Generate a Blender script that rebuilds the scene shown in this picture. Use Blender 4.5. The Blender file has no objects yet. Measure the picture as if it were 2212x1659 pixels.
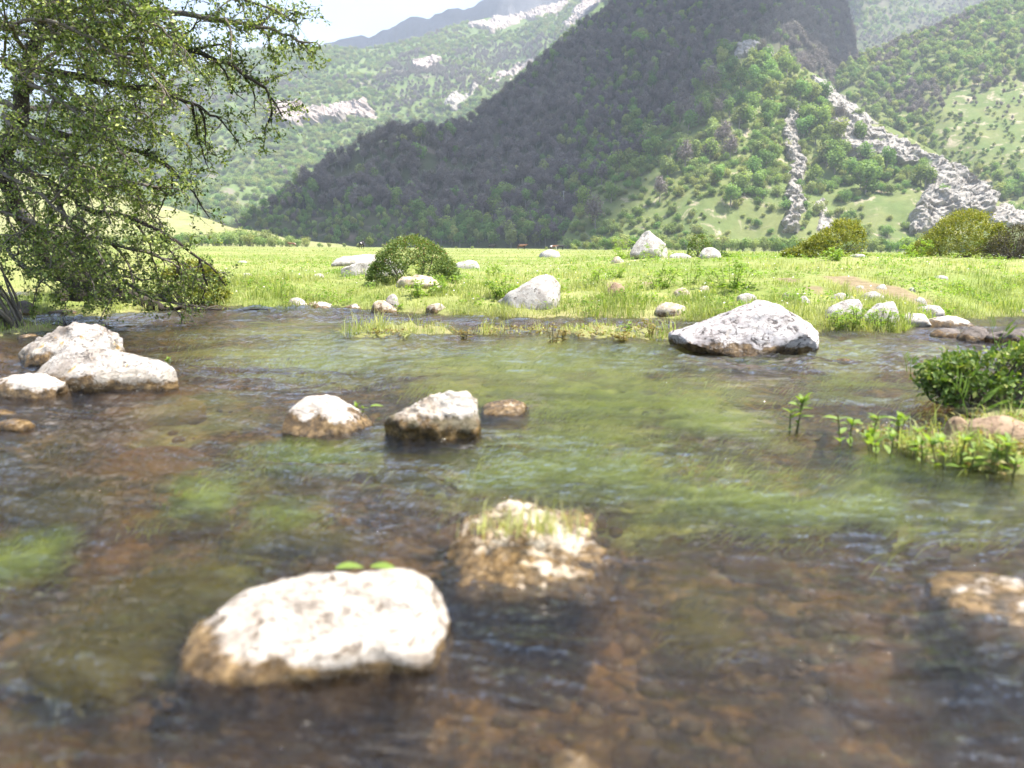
import bpy, bmesh, math, random
import numpy as np
from mathutils import Vector, Matrix
from mathutils.bvhtree import BVHTree

random.seed(7)
rng = np.random.default_rng(7)
scene = bpy.context.scene
C = scene.collection

# ------------------------------------------------------------------ camera
H = 1.0                                   # eye height above the water
PITCH = math.radians(9.67)
ROLL = math.radians(0.55)
cam_d = bpy.data.cameras.new('camera')
cam = bpy.data.objects.new('camera', cam_d)
C.objects.link(cam)
scene.camera = cam
R3 = (Matrix.Rotation(math.radians(90) - PITCH, 3, 'X') @ Matrix.Rotation(ROLL, 3, 'Z'))
cam.matrix_world = Matrix.Translation((0, 0, H)) @ R3.to_4x4()
cam_d.sensor_width = 36
cam_d.lens = 36 * 800 / 1024
cam_d.clip_start = 0.05
cam_d.clip_end = 20000
cam_d.dof.use_dof = True
cam_d.dof.focus_distance = 15.0
cam_d.dof.aperture_fstop = 1.65

# ------------------------------------------------------------------ sky, sun, exposure
SUN = Vector((0.42, -0.04, 0.90)).normalized()
w = bpy.data.worlds.new('World')
scene.world = w
w.use_nodes = True
nt = w.node_tree
nt.nodes.clear()
o_ = nt.nodes.new('ShaderNodeOutputWorld')
bg = nt.nodes.new('ShaderNodeBackground')
sky = nt.nodes.new('ShaderNodeTexSky')
sky.sky_type = 'NISHITA'
sky.sun_disc = False
sky.sun_elevation = math.asin(SUN.z)
sky.sun_rotation = math.atan2(SUN.x, SUN.y)
sky.air_density = 1.0
sky.dust_density = 1.0
bg.inputs['Strength'].default_value = 0.115
# thin bright cloud veil over parts of the sky
tc = nt.nodes.new('ShaderNodeTexCoord')
mp = nt.nodes.new('ShaderNodeMapping')
mp.inputs['Scale'].default_value = (1.2, 1.2, 3.0)
nz = nt.nodes.new('ShaderNodeTexNoise')
nz.inputs['Scale'].default_value = 1.7
nz.inputs['Detail'].default_value = 6
rp = nt.nodes.new('ShaderNodeValToRGB')
rp.color_ramp.elements[0].position = 0.50
rp.color_ramp.elements[1].position = 0.74
mx = nt.nodes.new('ShaderNodeMixRGB')
mx.inputs['Color2'].default_value = (9.0, 9.8, 11.0, 1)
nt.links.new(tc.outputs['Generated'], mp.inputs['Vector'])
nt.links.new(mp.outputs['Vector'], nz.inputs['Vector'])
nt.links.new(nz.outputs['Fac'], rp.inputs['Fac'])
vm = nt.nodes.new('ShaderNodeMath'); vm.operation = 'MULTIPLY'; vm.inputs[1].default_value = 0.2
nt.links.new(rp.outputs['Color'], vm.inputs[0])
nt.links.new(vm.outputs[0], mx.inputs['Fac'])
nt.links.new(sky.outputs['Color'], mx.inputs['Color1'])
nt.links.new(mx.outputs['Color'], bg.inputs['Color'])
nt.links.new(bg.outputs['Background'], o_.inputs['Surface'])

sun_d = bpy.data.lights.new('sun', 'SUN')
sun_d.energy = 5.0
sun_d.angle = math.radians(0.53)
sun_d.color = (1.0, 0.955, 0.88)
sun = bpy.data.objects.new('sun', sun_d)
sun.rotation_euler = SUN.to_track_quat('Z', 'Y').to_euler()
sun.location = (20, 10, 60)
C.objects.link(sun)

scene.view_settings.view_transform = 'Standard'
scene.view_settings.look = 'None'
scene.view_settings.exposure = 1.62
scene.view_settings.gamma = 1.0
scene.view_settings.use_curve_mapping = False
scene.render.engine = 'CYCLES'
scene.cycles.use_denoising = True
scene.cycles.use_adaptive_sampling = True
scene.cycles.adaptive_threshold = 0.025
scene.cycles.max_bounces = 6
scene.cycles.diffuse_bounces = 2
scene.cycles.glossy_bounces = 2
scene.cycles.transmission_bounces = 4
scene.cycles.transparent_max_bounces = 8
scene.cycles.volume_bounces = 0
scene.cycles.caustics_reflective = False
scene.cycles.caustics_refractive = False

# ------------------------------------------------------------------ geometry of the view
FPX = 1728.0                              # focal length for coordinates on a 2212 x 1659 sheet
def ray(u, v):
    return R3 @ Vector(((u - 1106) / FPX, (829.5 - v) / FPX, -1.0))
def P(u, v, Y):
    d = ray(u, v)
    return Vector((d.x * Y / d.y, Y, H + d.z * Y / d.y))
def Gp(u, v, z=0.0):
    d = ray(u, v)
    k = (z - H) / d.z
    return Vector((d.x * k, d.y * k, z))
Rinv = np.array(R3.transposed())
def project(X):
    X = np.asarray(X, float) - np.array([0, 0, H])
    c = X @ Rinv.T
    return np.stack([1106 + FPX * c[..., 0] / -c[..., 2], 829.5 - FPX * c[..., 1] / -c[..., 2]], -1)
def in_poly(uv, poly):
    poly = np.asarray(poly, float)
    x, y = uv[..., 0], uv[..., 1]
    ins = np.zeros(x.shape, bool)
    j = len(poly) - 1
    for i in range(len(poly)):
        xi, yi = poly[i]; xj, yj = poly[j]
        if yi != yj:
            ins ^= ((yi > y) != (yj > y)) & (x < (xj - xi) * (y - yi) / (yj - yi) + xi)
        j = i
    return ins
def poly_dist(uv, poly):
    poly = np.asarray(poly, float)
    d = np.full(uv.shape[:-1], 1e9)
    for i in range(len(poly)):
        a = poly[i]; b = poly[(i + 1) % len(poly)]
        ab = b - a
        t = np.clip(((uv - a) @ ab) / (ab @ ab + 1e-9), 0, 1)
        d = np.minimum(d, np.linalg.norm(uv - a - t[..., None] * ab, axis=-1))
    return d

# ------------------------------------------------------------------ noise
def _hash(ix, iy, iz, s):
    h = (ix.astype(np.int64) * 374761393 + iy.astype(np.int64) * 668265263 + iz.astype(np.int64) * 2147483647 + s * 974711) & 0xffffffff
    h = ((h ^ (h >> 13)) * 1274126177) & 0xffffffff
    h = ((h ^ (h >> 16)) * 2246822519) & 0xffffffff
    return ((h ^ (h >> 15)) & 0xffff) / 32767.5 - 1.0
def vnoise(p, s=0):
    p = np.asarray(p, float)
    if p.size and p[..., 2].flat[0] == p[..., 2].flat[-1] and np.ptp(p[..., 2]) == 0:
        i = np.floor(p[..., :2]); f = p[..., :2] - i
        f = f * f * f * (f * (f * 6 - 15) + 10)
        i = i.astype(np.int64); iz = np.int64(math.floor(p[..., 2].flat[0]))
        a = np.full((), iz)
        fx, fy = f[..., 0], f[..., 1]; ix, iy = i[..., 0], i[..., 1]
        return (_hash(ix, iy, a, s) * (1 - fx) + _hash(ix + 1, iy, a, s) * fx) * (1 - fy) + (_hash(ix, iy + 1, a, s) * (1 - fx) + _hash(ix + 1, iy + 1, a, s) * fx) * fy
    i = np.floor(p); f = p - i
    f = f * f * f * (f * (f * 6 - 15) + 10)
    i = i.astype(np.int64)
    r = 0
    for dx in (0, 1):
        wx = f[..., 0] if dx else 1 - f[..., 0]
        for dy in (0, 1):
            wy = f[..., 1] if dy else 1 - f[..., 1]
            for dz in (0, 1):
                wz = f[..., 2] if dz else 1 - f[..., 2]
                r = r + wx * wy * wz * _hash(i[..., 0] + dx, i[..., 1] + dy, i[..., 2] + dz, s)
    return r
def fbm(p, octv=4, s=0, gain=0.5, lac=2.03):
    p = np.asarray(p, float)
    a, r, n = 1.0, 0, 0
    for k in range(octv):
        r = r + a * vnoise(p, s + k * 17); n += a
        a *= gain; p = p * lac + 3.7
    return r / n * 1.6
def ridged(p, octv=4, s=0):
    p = np.asarray(p, float)
    a, r, n = 1.0, 0, 0
    for k in range(octv):
        r = r + a * (1 - 2 * np.abs(vnoise(p, s + k * 13))); n += a
        a *= 0.5; p = p * 2.1 + 1.3
    return r / n
def xyz(x, y, z=0.0):
    return np.stack(np.broadcast_arrays(np.asarray(x, float), np.asarray(y, float), np.asarray(z, float)), -1)
def sstep(a, b, x):
    t = np.clip((np.asarray(x, float) - a) / (b - a), 0, 1)
    return t * t * (3 - 2 * t)

# ------------------------------------------------------------------ object helpers
def tag(o, label=None, cat=None, group=None, kind=None):
    if label: o['label'] = label
    if cat: o['category'] = cat
    if group: o['group'] = group
    if kind: o['kind'] = kind
    return o
def link(o, parent=None):
    C.objects.link(o)
    if parent is not None: o.parent = parent
    return o
def empty(name, loc=(0, 0, 0), label=None, cat=None, group=None):
    o = bpy.data.objects.new(name, None)
    o.empty_display_size = 0.2
    o.location = loc
    link(o)
    return tag(o, label, cat, group)
def mesh_data(name, V, F, mats=None, smooth=True, attrs=None, mat_idx=None):
    V = np.asarray(V, np.float32).reshape(-1, 3)
    Fs = F if isinstance(F, list) else [F]
    Fs = [np.asarray(f, np.int32) for f in Fs if len(f)]
    me = bpy.data.meshes.new(name)
    me.vertices.add(len(V))
    me.vertices.foreach_set('co', V.ravel())
    tot = np.concatenate([np.full(len(f), f.shape[1], np.int32) for f in Fs])
    idx = np.concatenate([f.ravel() for f in Fs])
    me.loops.add(len(idx))
    me.loops.foreach_set('vertex_index', idx)
    me.polygons.add(len(tot))
    st = np.zeros(len(tot), np.int32); st[1:] = np.cumsum(tot)[:-1]
    me.polygons.foreach_set('loop_start', st)
    me.polygons.foreach_set('loop_total', tot)
    if mat_idx is not None:
        me.polygons.foreach_set('material_index', np.asarray(mat_idx, np.int32))
    me.polygons.foreach_set('use_smooth', np.full(len(tot), bool(smooth)))
    for k, a in (attrs or {}).items():
        at = me.attributes.new(k, 'FLOAT', 'POINT')
        at.data.foreach_set('value', np.asarray(a, np.float32))
    me.update(calc_edges=True)
    for m in (mats if isinstance(mats, (list, tuple)) else [mats]):
        if m is not None: me.materials.append(m)
    return me
def mesh_obj(name, V, F, mats=None, parent=None, smooth=True, attrs=None, loc=(0, 0, 0), mat_idx=None):
    o = bpy.data.objects.new(name, mesh_data(name, V, F, mats, smooth, attrs, mat_idx))
    o.location = loc
    return link(o, parent)
class Acc:
    """collects triangles and a per-vertex tint"""
    def __init__(s): s.V = []; s.F = []; s.T = []; s.n = 0
    def add(s, V, F, t=None):
        V = np.asarray(V, float).reshape(-1, 3)
        s.V.append(V); s.F.append(np.asarray(F, int) + s.n)
        s.T.append(np.full(len(V), 0.5) if t is None else np.broadcast_to(np.asarray(t, float), (len(V),)))
        s.n += len(V)
    def build(s, name, mat, parent=None, smooth=True, loc=(0, 0, 0), shift=True):
        V = np.concatenate(s.V); F3 = [f for f in s.F if f.shape[1] == 3]; F4 = [f for f in s.F if f.shape[1] == 4]
        Fs = []
        if F3: Fs.append(np.concatenate(F3))
        if F4: Fs.append(np.concatenate(F4))
        if shift: V = V - np.array(loc)
        return mesh_obj(name, V, Fs, mat, parent, smooth, {'tint': np.concatenate(s.T)}, loc)
def unit(v):
    v = np.asarray(v, float)
    return v / (np.linalg.norm(v, axis=-1, keepdims=True) + 1e-9)
def leaves(acc, pos, d, n, L, W, tint=None, fold=0.15):
    """pointed leaves folded along the midrib"""
    pos = np.asarray(pos, float); N = len(pos)
    if N == 0: return
    d = unit(d); s = unit(np.cross(d, n)); n = unit(np.cross(s, d))
    L = np.broadcast_to(np.asarray(L, float), (N,))[:, None]; W = np.broadcast_to(np.asarray(W, float), (N,))[:, None]
    mid = pos + d * L * 0.45
    V = np.stack([pos, mid + s * W / 2 + n * W * fold, pos + d * L - n * L * 0.08, mid - s * W / 2 + n * W * fold], 1)
    b = np.arange(N)[:, None] * 4
    F = np.concatenate([b + np.array([[0, 1, 2]]), b + np.array([[0, 2, 3]])])
    t = rng.random(N) if tint is None else np.broadcast_to(np.asarray(tint, float), (N,))
    acc.add(V.reshape(-1, 3), F, np.repeat(t, 4))
def blades(acc, pos, h, wd, lean=0.5, tint=None, curl=1.0, bias=(0, 0)):
    """grass blades: five vertices, three triangles"""
    pos = np.asarray(pos, float); N = len(pos)
    if N == 0: return
    a = rng.uniform(0, 2 * math.pi, N)
    dr = np.stack([np.cos(a), np.sin(a), np.zeros(N)], 1) + np.array([bias[0], bias[1], 0])
    a2 = a + rng.normal(math.pi / 2, 0.5, N)
    sd = np.stack([np.cos(a2), np.sin(a2), np.zeros(N)], 1)
    h = np.broadcast_to(np.asarray(h, float), (N,))[:, None]; wd = np.broadcast_to(np.asarray(wd, float), (N,))[:, None]
    ln = (rng.random((N, 1)) ** 1.3) * lean
    up = np.array([0, 0, 1.0])
    m = pos + up * h * 0.55 + dr * h * ln * 0.35
    tip = pos + up * h * (1 - 0.45 * ln * curl) + dr * h * ln * (1.0 + 0.2 * curl)
    V = np.stack([pos - sd * wd / 2, pos + sd * wd / 2, m - sd * wd * 0.42, m + sd * wd * 0.42, tip], 1)
    b = np.arange(N)[:, None] * 5
    F = np.concatenate([b + np.array([[0, 1, 3]]), b + np.array([[0, 3, 2]]), b + np.array([[2, 3, 4]])])
    t = rng.random(N) if tint is None else np.broadcast_to(np.asarray(tint, float), (N,))
    acc.add(V.reshape(-1, 3), F, np.repeat(t, 5))
def tube(acc, path, rad, k=5, tint=0.5):
    path = np.asarray(path, float); n = len(path)
    rad = np.broadcast_to(np.asarray(rad, float), (n,))
    tg = unit(np.gradient(path, axis=0))
    ref = np.array([0.31, 0.17, 0.93]) if abs(tg[0, 2]) < 0.9 else np.array([0.95, 0.2, 0.1])
    a = unit(np.cross(tg, ref)); b = np.cross(tg, a)
    th = np.arange(k) * 2 * math.pi / k
    V = path[:, None] + rad[:, None, None] * (np.cos(th)[None, :, None] * a[:, None] + np.sin(th)[None, :, None] * b[:, None])
    i = np.arange(n - 1)[:, None] * k; j = np.arange(k)[None]
    j2 = (j + 1) % k
    F = np.stack([i + j, i + j2, i + k + j2, i + k + j], -1).reshape(-1, 4)
    acc.add(V.reshape(-1, 3), F, tint)
def crom(pts, m):
    """Catmull-Rom resample to m points"""
    p = np.asarray(pts, float)
    p = np.concatenate([[2 * p[0] - p[1]], p, [2 * p[-1] - p[-2]]])
    t = np.linspace(0, len(p) - 3 - 1e-6, m)
    i = t.astype(int); f = (t - i)[:, None]
    p0, p1, p2, p3 = p[i], p[i + 1], p[i + 2], p[i + 3]
    return 0.5 * (2 * p1 + (p2 - p0) * f + (2 * p0 - 5 * p1 + 4 * p2 - p3) * f * f + (3 * p1 - p0 - 3 * p2 + p3) * f ** 3)

# ------------------------------------------------------------------ materials
def new_mat(name):
    m = bpy.data.materials.new(name); m.use_nodes = True
    t = m.node_tree; t.nodes.clear()
    return m, t, t.nodes, t.links
class NB:
    """terse node building"""
    def __init__(s, name):
        s.m, s.t, s.N, s.L = new_mat(name)
        s.out = s.N.new('ShaderNodeOutputMaterial')
    def n(s, typ, **kw):
        x = s.N.new(typ)
        for k, v in kw.items(): setattr(x, k, v)
        return x
    def set(s, x, **kw):
        for k, v in kw.items():
            i = x.inputs[k.replace('_', ' ')] if k.replace('_', ' ') in x.inputs else x.inputs[k]
            if hasattr(v, 'is_linked') or isinstance(v, bpy.types.NodeSocket): s.L.new(v, i)
            else: i.default_value = v
        return x
    def coord(s, kind='Object', scale=(1, 1, 1), rot=(0, 0, 0)):
        if kind == 'World':
            g = s.n('ShaderNodeNewGeometry').outputs['Position']
        else:
            g = s.n('ShaderNodeTexCoord').outputs[kind]
        m = s.n('ShaderNodeMapping'); s.L.new(g, m.inputs['Vector'])
        m.inputs['Scale'].default_value = scale; m.inputs['Rotation'].default_value = rot
        return m.outputs['Vector']
    def noise(s, vec, scale, detail=5, rough=0.55, dist=0.0):
        x = s.n('ShaderNodeTexNoise'); s.L.new(vec, x.inputs['Vector'])
        x.inputs['Scale'].default_value = scale; x.inputs['Detail'].default_value = detail
        x.inputs['Roughness'].default_value = rough; x.inputs['Distortion'].default_value = dist
        return x.outputs['Fac']
    def vor(s, vec, scale, feature='F1', out='Distance'):
        x = s.n('ShaderNodeTexVoronoi', feature=feature); s.L.new(vec, x.inputs['Vector'])
        x.inputs['Scale'].default_value = scale
        return x.outputs[out]
    def ramp(s, fac, stops):
        x = s.n('ShaderNodeValToRGB'); s.L.new(fac, x.inputs['Fac'])
        e = x.color_ramp.elements
        while len(e) < len(stops): e.new(0.5)
        for k, (p, c) in enumerate(stops):
            e[k].position = p
            e[k].color = (c[0], c[1], c[2], 1) if isinstance(c, (tuple, list)) else (c, c, c, 1)
        return x.outputs['Color']
    def mix(s, fac, a, b, mode='MIX'):
        x = s.n('ShaderNodeMixRGB', blend_type=mode)
        for i, v in zip(('Fac', 'Color1', 'Color2'), (fac, a, b)):
            if isinstance(v, bpy.types.NodeSocket): s.L.new(v, x.inputs[i])
            elif isinstance(v, (tuple, list)): x.inputs[i].default_value = (v[0], v[1], v[2], 1)
            else: x.inputs[i].default_value = v
        return x.outputs['Color']
    def math(s, op, a, b=0.0):
        x = s.n('ShaderNodeMath', operation=op)
        for i, v in ((0, a), (1, b)):
            if isinstance(v, bpy.types.NodeSocket): s.L.new(v, x.inputs[i])
            else: x.inputs[i].default_value = v
        return x.outputs[0]
    def attr(s, name, typ='GEOMETRY'):
        x = s.n('ShaderNodeAttribute', attribute_type=typ); x.attribute_name = name
        return x.outputs['Fac']
    def bump(s, h, strength=0.5, dist=0.02, normal=None):
        x = s.n('ShaderNodeBump'); s.L.new(h, x.inputs['Height'])
        x.inputs['Strength'].default_value = strength; x.inputs['Distance'].default_value = dist
        if normal is not None: s.L.new(normal, x.inputs['Normal'])
        return x.outputs['Normal']
    def bsdf(s, color, rough=0.8, normal=None, spec=0.3):
        x = s.n('ShaderNodeBsdfPrincipled')
        for i, v in (('Base Color', color), ('Roughness', rough), ('Specular IOR Level', spec)):
            if isinstance(v, bpy.types.NodeSocket): s.L.new(v, x.inputs[i])
            elif isinstance(v, (tuple, list)): x.inputs[i].default_value = (v[0], v[1], v[2], 1)
            else: x.inputs[i].default_value = v
        if normal is not None: s.L.new(normal, x.inputs['Normal'])
        return x
    def done(s, shader):
        s.L.new(shader.outputs[0], s.out.inputs['Surface'])
        return s.m

def rock_material(name, light, mid, dark, spots=0.5, wet=None, lichen=0.0, scale=1.0, moss=0.0):
    b = NB(name)
    v = b.coord('Object', (scale,) * 3)
    n1 = b.noise(v, 3.2, 5, 0.62, 0.6)
    col = b.ramp(n1, [(0.32, mid), (0.55, light), (0.8, light)])
    n2 = b.noise(v, 14, 6, 0.7)
    col = b.mix(b.ramp(n2, [(0.35, 0.55), (0.6, 0.0)]), col, mid)
    pit = b.noise(v, 9, 5, 0.68, 1.2)
    pm = b.ramp(pit, [(0.60 + 0.08 * (1 - spots), 0.0), (0.66 + 0.08 * (1 - spots), 1.0)])
    col = b.mix(b.math('MULTIPLY', pm, 0.85), col, dark)
    # weathering streaks and thin cracks
    wv = b.noise(b.coord('Object', (scale * 1.5, scale * 1.5, scale * 5), (0.5, 0.35, 0.2)), 4.5, 5, 0.7, 1.5)
    cm = b.ramp(wv, [(0.455, 0.0), (0.485, 0.8), (0.515, 0.0)])
    cm = b.math('MULTIPLY', cm, b.ramp(n2, [(0.42, 0.0), (0.58, 1.0)]))
    col = b.mix(cm, col, dark)
    if lichen > 0:
        ln = b.noise(v, 6.5, 3, 0.5, 0.3)
        col = b.mix(b.ramp(ln, [(0.66, 0.0), (0.70, lichen)]), col, (0.50, 0.30, 0.06))
    rough = 0.85
    g = b.n('ShaderNodeNewGeometry')
    sx = b.n('ShaderNodeSeparateXYZ'); b.L.new(g.outputs['Position'], sx.inputs[0])
    if moss > 0:
        mz = b.math('ADD', b.math('MULTIPLY', sx.outputs['Z'], -3.0), b.math('MULTIPLY', b.noise(v, 4, 5), 1.6))
        col = b.mix(b.ramp(mz, [(0.42, 0.0), (0.62, moss)]), col, (0.10, 0.075, 0.02))
    if wet is not None:
        z = b.math('ADD', sx.outputs['Z'], b.math('MULTIPLY', b.math('SUBTRACT', b.noise(v, 4, 5, 0.65), 0.5), wet * 3.6))
        zf = b.math('DIVIDE', z, wet)
        wm = b.ramp(zf, [(0.62, 1.0), (0.95, 0.0)])
        wc = b.ramp(b.noise(v, 11, 5, 0.7), [(0.36, (0.025, 0.016, 0.007)), (0.52, (0.12, 0.068, 0.02)), (0.68, (0.30, 0.19, 0.075))])
        col = b.mix(b.math('MULTIPLY', wm, 0.92), col, wc)
        rough = b.ramp(wm, [(0.0, 0.85), (1.0, 0.22)])
    hgt = b.math('ADD', b.math('MULTIPLY', n1, 0.6), b.math('MULTIPLY', n2, 0.4))
    hgt = b.math('SUBTRACT', hgt, b.math('MULTIPLY', pm, 0.35))
    hgt = b.math('SUBTRACT', hgt, b.math('MULTIPLY', cm, 0.4))
    return b.done(b.bsdf(col, rough, b.bump(hgt, 0.9, 0.035 / scale), 0.25))

PALE, MIDR, DARKR = (0.54, 0.50, 0.45), (0.27, 0.235, 0.20), (0.075, 0.062, 0.055)
M_rock_pale = rock_material('pale_rock', PALE, MIDR, DARKR, 1.1, None, 0.25, 2.0)
M_rock_pit = rock_material('pitted_rock', (0.60, 0.55, 0.52), (0.40, 0.345, 0.325), DARKR, 1.55, 0.09, 0.15)
M_rock_water = rock_material('stream_rock', (0.62, 0.565, 0.50), (0.42, 0.35, 0.285), (0.09, 0.07, 0.05), 0.3, 0.095, 0.0, 1.6)
M_rock_mottled = rock_material('mottled_rock', (0.60, 0.52, 0.41), (0.30, 0.215, 0.13), (0.13, 0.09, 0.045), 1.0, 0.10, 0.3, 2.2)
M_rock_mossy = rock_material('mossy_stream_rock', (0.62, 0.565, 0.50), (0.36, 0.28, 0.20), (0.05, 0.035, 0.02), 1.0, 0.11, 0.0, 1.8, 0.8)
M_rock_near = rock_material('near_white_rock', (0.54, 0.48, 0.41), (0.34, 0.275, 0.215), (0.14, 0.095, 0.055), 1.0, 0.035, 0.0, 1.3)
M_rock_lichen = rock_material('lichen_rock', (0.54, 0.49, 0.435), (0.25, 0.205, 0.165), DARKR, 1.2, 0.10, 0.8, 1.4, 0.35)
M_rock_dark = rock_material('dark_wet_rock', (0.20, 0.165, 0.14), (0.12, 0.10, 0.085), (0.03, 0.027, 0.025), 0.5, 0.06, 0.0, 1.5)
M_rock_brown = rock_material('brown_stone', (0.36, 0.25, 0.16), (0.31, 0.21, 0.135), (0.22, 0.14, 0.09), 0.0, None, 0.0, 0.8)
M_stone_bed = rock_material('submerged_stone', (0.17, 0.115, 0.055), (0.08, 0.052, 0.03), (0.02, 0.016, 0.012), 0.4, None, 0.0, 3.0)
M_stone_orange = rock_material('orange_submerged_stone', (0.36, 0.20, 0.075), (0.20, 0.105, 0.04), (0.05, 0.03, 0.015), 0.3, None, 0.0, 2.0)
M_cliff = rock_material('cliff_limestone', (0.40, 0.365, 0.32), (0.22, 0.195, 0.165), (0.07, 0.062, 0.054), 0.9, None, 0.0, 0.13)
M_cliff_pink = rock_material('cliff_pinkish', (0.43, 0.37, 0.325), (0.32, 0.25, 0.215), (0.16, 0.13, 0.11), 0.4, None, 0.0, 0.03)
M_crag_dark = rock_material('crag_dark', (0.10, 0.095, 0.10), (0.06, 0.062, 0.068), (0.03, 0.03, 0.036), 0.5, None, 0.0, 0.015)  # dark bluish rock tone, with the far ridge's cloud shadow put into the colour

def leaf_material(name, stops, trans=0.35, rough=0.55, spec=0.35, rnd=0.0, patch=None):
    b = NB(name)
    col = b.ramp(b.attr('tint'), stops)
    if rnd:
        oi = b.n('ShaderNodeObjectInfo')
        hs = b.n('ShaderNodeHueSaturation')
        b.L.new(col, hs.inputs['Color'])
        b.L.new(b.math('ADD', b.math('MULTIPLY', oi.outputs['Random'], rnd), 1 - rnd * 0.5), hs.inputs['Value'])
        r2 = b.math('FRACT', b.math('MULTIPLY', oi.outputs['Random'], 7.31))
        b.L.new(b.math('ADD', b.math('MULTIPLY', r2, 0.05), 0.475), hs.inputs['Hue'])
        col = hs.outputs['Color']
    if patch:
        pn = b.noise(b.coord('World'), patch[0], 4)
        col = b.mix(b.ramp(pn, [(patch[1], 0.0), (patch[2], patch[4])]), col, patch[3])
    p = b.bsdf(col, rough, None, spec)
    t = b.n('ShaderNodeBsdfTranslucent')
    tcol = b.mix(0.4, col, (0.55, 0.6, 0.05), 'MULTIPLY')
    b.L.new(b.mix(1.0, col, (1.5, 1.55, 0.7), 'MULTIPLY'), t.inputs['Color'])
    m = b.n('ShaderNodeMixShader'); m.inputs[0].default_value = trans
    b.L.new(p.outputs[0], m.inputs[1]); b.L.new(t.outputs[0], m.inputs[2])
    return b.done(m)
M_leaf_tree = leaf_material('hawthorn_leaf', [(0.0, (0.025, 0.048, 0.010)), (0.5, (0.145, 0.205, 0.038)), (1.0, (0.52, 0.56, 0.18))], 0.24)
M_leaf_shrub = leaf_material('pale_shrub_leaf', [(0.0, (0.10, 0.13, 0.04)), (0.8, (0.22, 0.24, 0.11)), (1.0, (0.28, 0.16, 0.09))], 0.3)
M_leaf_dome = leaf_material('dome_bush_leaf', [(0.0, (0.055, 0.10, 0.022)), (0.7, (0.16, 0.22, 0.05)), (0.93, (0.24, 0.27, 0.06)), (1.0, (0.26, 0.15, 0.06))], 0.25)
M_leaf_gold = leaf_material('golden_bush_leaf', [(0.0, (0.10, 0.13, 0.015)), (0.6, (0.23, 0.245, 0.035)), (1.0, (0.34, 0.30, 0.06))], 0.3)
M_leaf_brownbush = leaf_material('brown_bush_leaf', [(0.0, (0.04, 0.045, 0.02)), (0.7, (0.10, 0.085, 0.045)), (1.0, (0.17, 0.14, 0.06))], 0.2)
M_leaf_water = leaf_material('water_shrub_leaf', [(0.0, (0.045, 0.09, 0.018)), (0.65, (0.13, 0.20, 0.035)), (1.0, (0.36, 0.38, 0.10))], 0.3)
M_leaf_mint = leaf_material('waterside_plant_leaf', [(0.0, (0.13, 0.22, 0.03)), (0.8, (0.24, 0.33, 0.06)), (1.0, (0.36, 0.40, 0.12))], 0.4)
M_leaf_herb = leaf_material('herb_leaf', [(0.0, (0.13, 0.23, 0.03)), (0.8, (0.26, 0.36, 0.065)), (1.0, (0.36, 0.42, 0.11))], 0.45)
M_leaf_dock = leaf_material('reddish_weed_leaf', [(0.0, (0.13, 0.09, 0.035)), (0.6, (0.30, 0.22, 0.08)), (1.0, (0.36, 0.36, 0.11))], 0.3)
M_grass = leaf_material('grass_blade', [(0.0, (0.11, 0.185, 0.03)), (0.55, (0.285, 0.33, 0.10)), (0.9, (0.45, 0.465, 0.20)), (1.0, (0.50, 0.46, 0.25))], 0.42, 0.6, 0.25,
                        0, (0.4, 0.42, 0.68, (0.42, 0.40, 0.20), 0.75))
M_weed = leaf_material('stream_weed', [(0.0, (0.32, 0.42, 0.08)), (0.6, (0.58, 0.68, 0.17)), (1.0, (0.74, 0.78, 0.28))], 0.3)
M_weed_olive = leaf_material('olive_weed', [(0.0, (0.16, 0.13, 0.02)), (0.6, (0.30, 0.25, 0.05)), (1.0, (0.38, 0.33, 0.09))], 0.25)
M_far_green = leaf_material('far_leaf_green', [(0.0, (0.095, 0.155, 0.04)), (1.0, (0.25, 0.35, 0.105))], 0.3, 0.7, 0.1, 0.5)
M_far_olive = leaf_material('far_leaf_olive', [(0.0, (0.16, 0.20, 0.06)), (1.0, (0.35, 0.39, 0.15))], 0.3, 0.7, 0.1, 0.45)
M_far_brown = leaf_material('far_twig_brown', [(0.0, (0.125, 0.105, 0.105)), (1.0, (0.255, 0.21, 0.205))], 0.15, 0.8, 0.1, 0.4)
M_far_conifer = leaf_material('far_conifer', [(0.0, (0.03, 0.045, 0.03)), (1.0, (0.06, 0.085, 0.05))], 0.1, 0.8, 0.1, 0.2)

def bark_material(name, a, c):
    b = NB(name)
    v = b.coord('Object', (6, 6, 1.6))
    n1 = b.noise(v, 4, 6, 0.7, 0.5)
    col = b.ramp(n1, [(0.3, a), (0.7, c)])
    return b.done(b.bsdf(col, 0.9, b.bump(n1, 0.8, 0.03), 0.15))
M_bark = bark_material('hawthorn_bark', (0.02, 0.016, 0.013), (0.085, 0.07, 0.056))
M_twig = bark_material('grey_twig', (0.09, 0.075, 0.06), (0.25, 0.215, 0.175))
M_stem = bark_material('green_stem', (0.10, 0.12, 0.04), (0.17, 0.17, 0.07))
M_bark_far = bark_material('far_bark', (0.17, 0.15, 0.125), (0.30, 0.275, 0.24))

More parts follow.
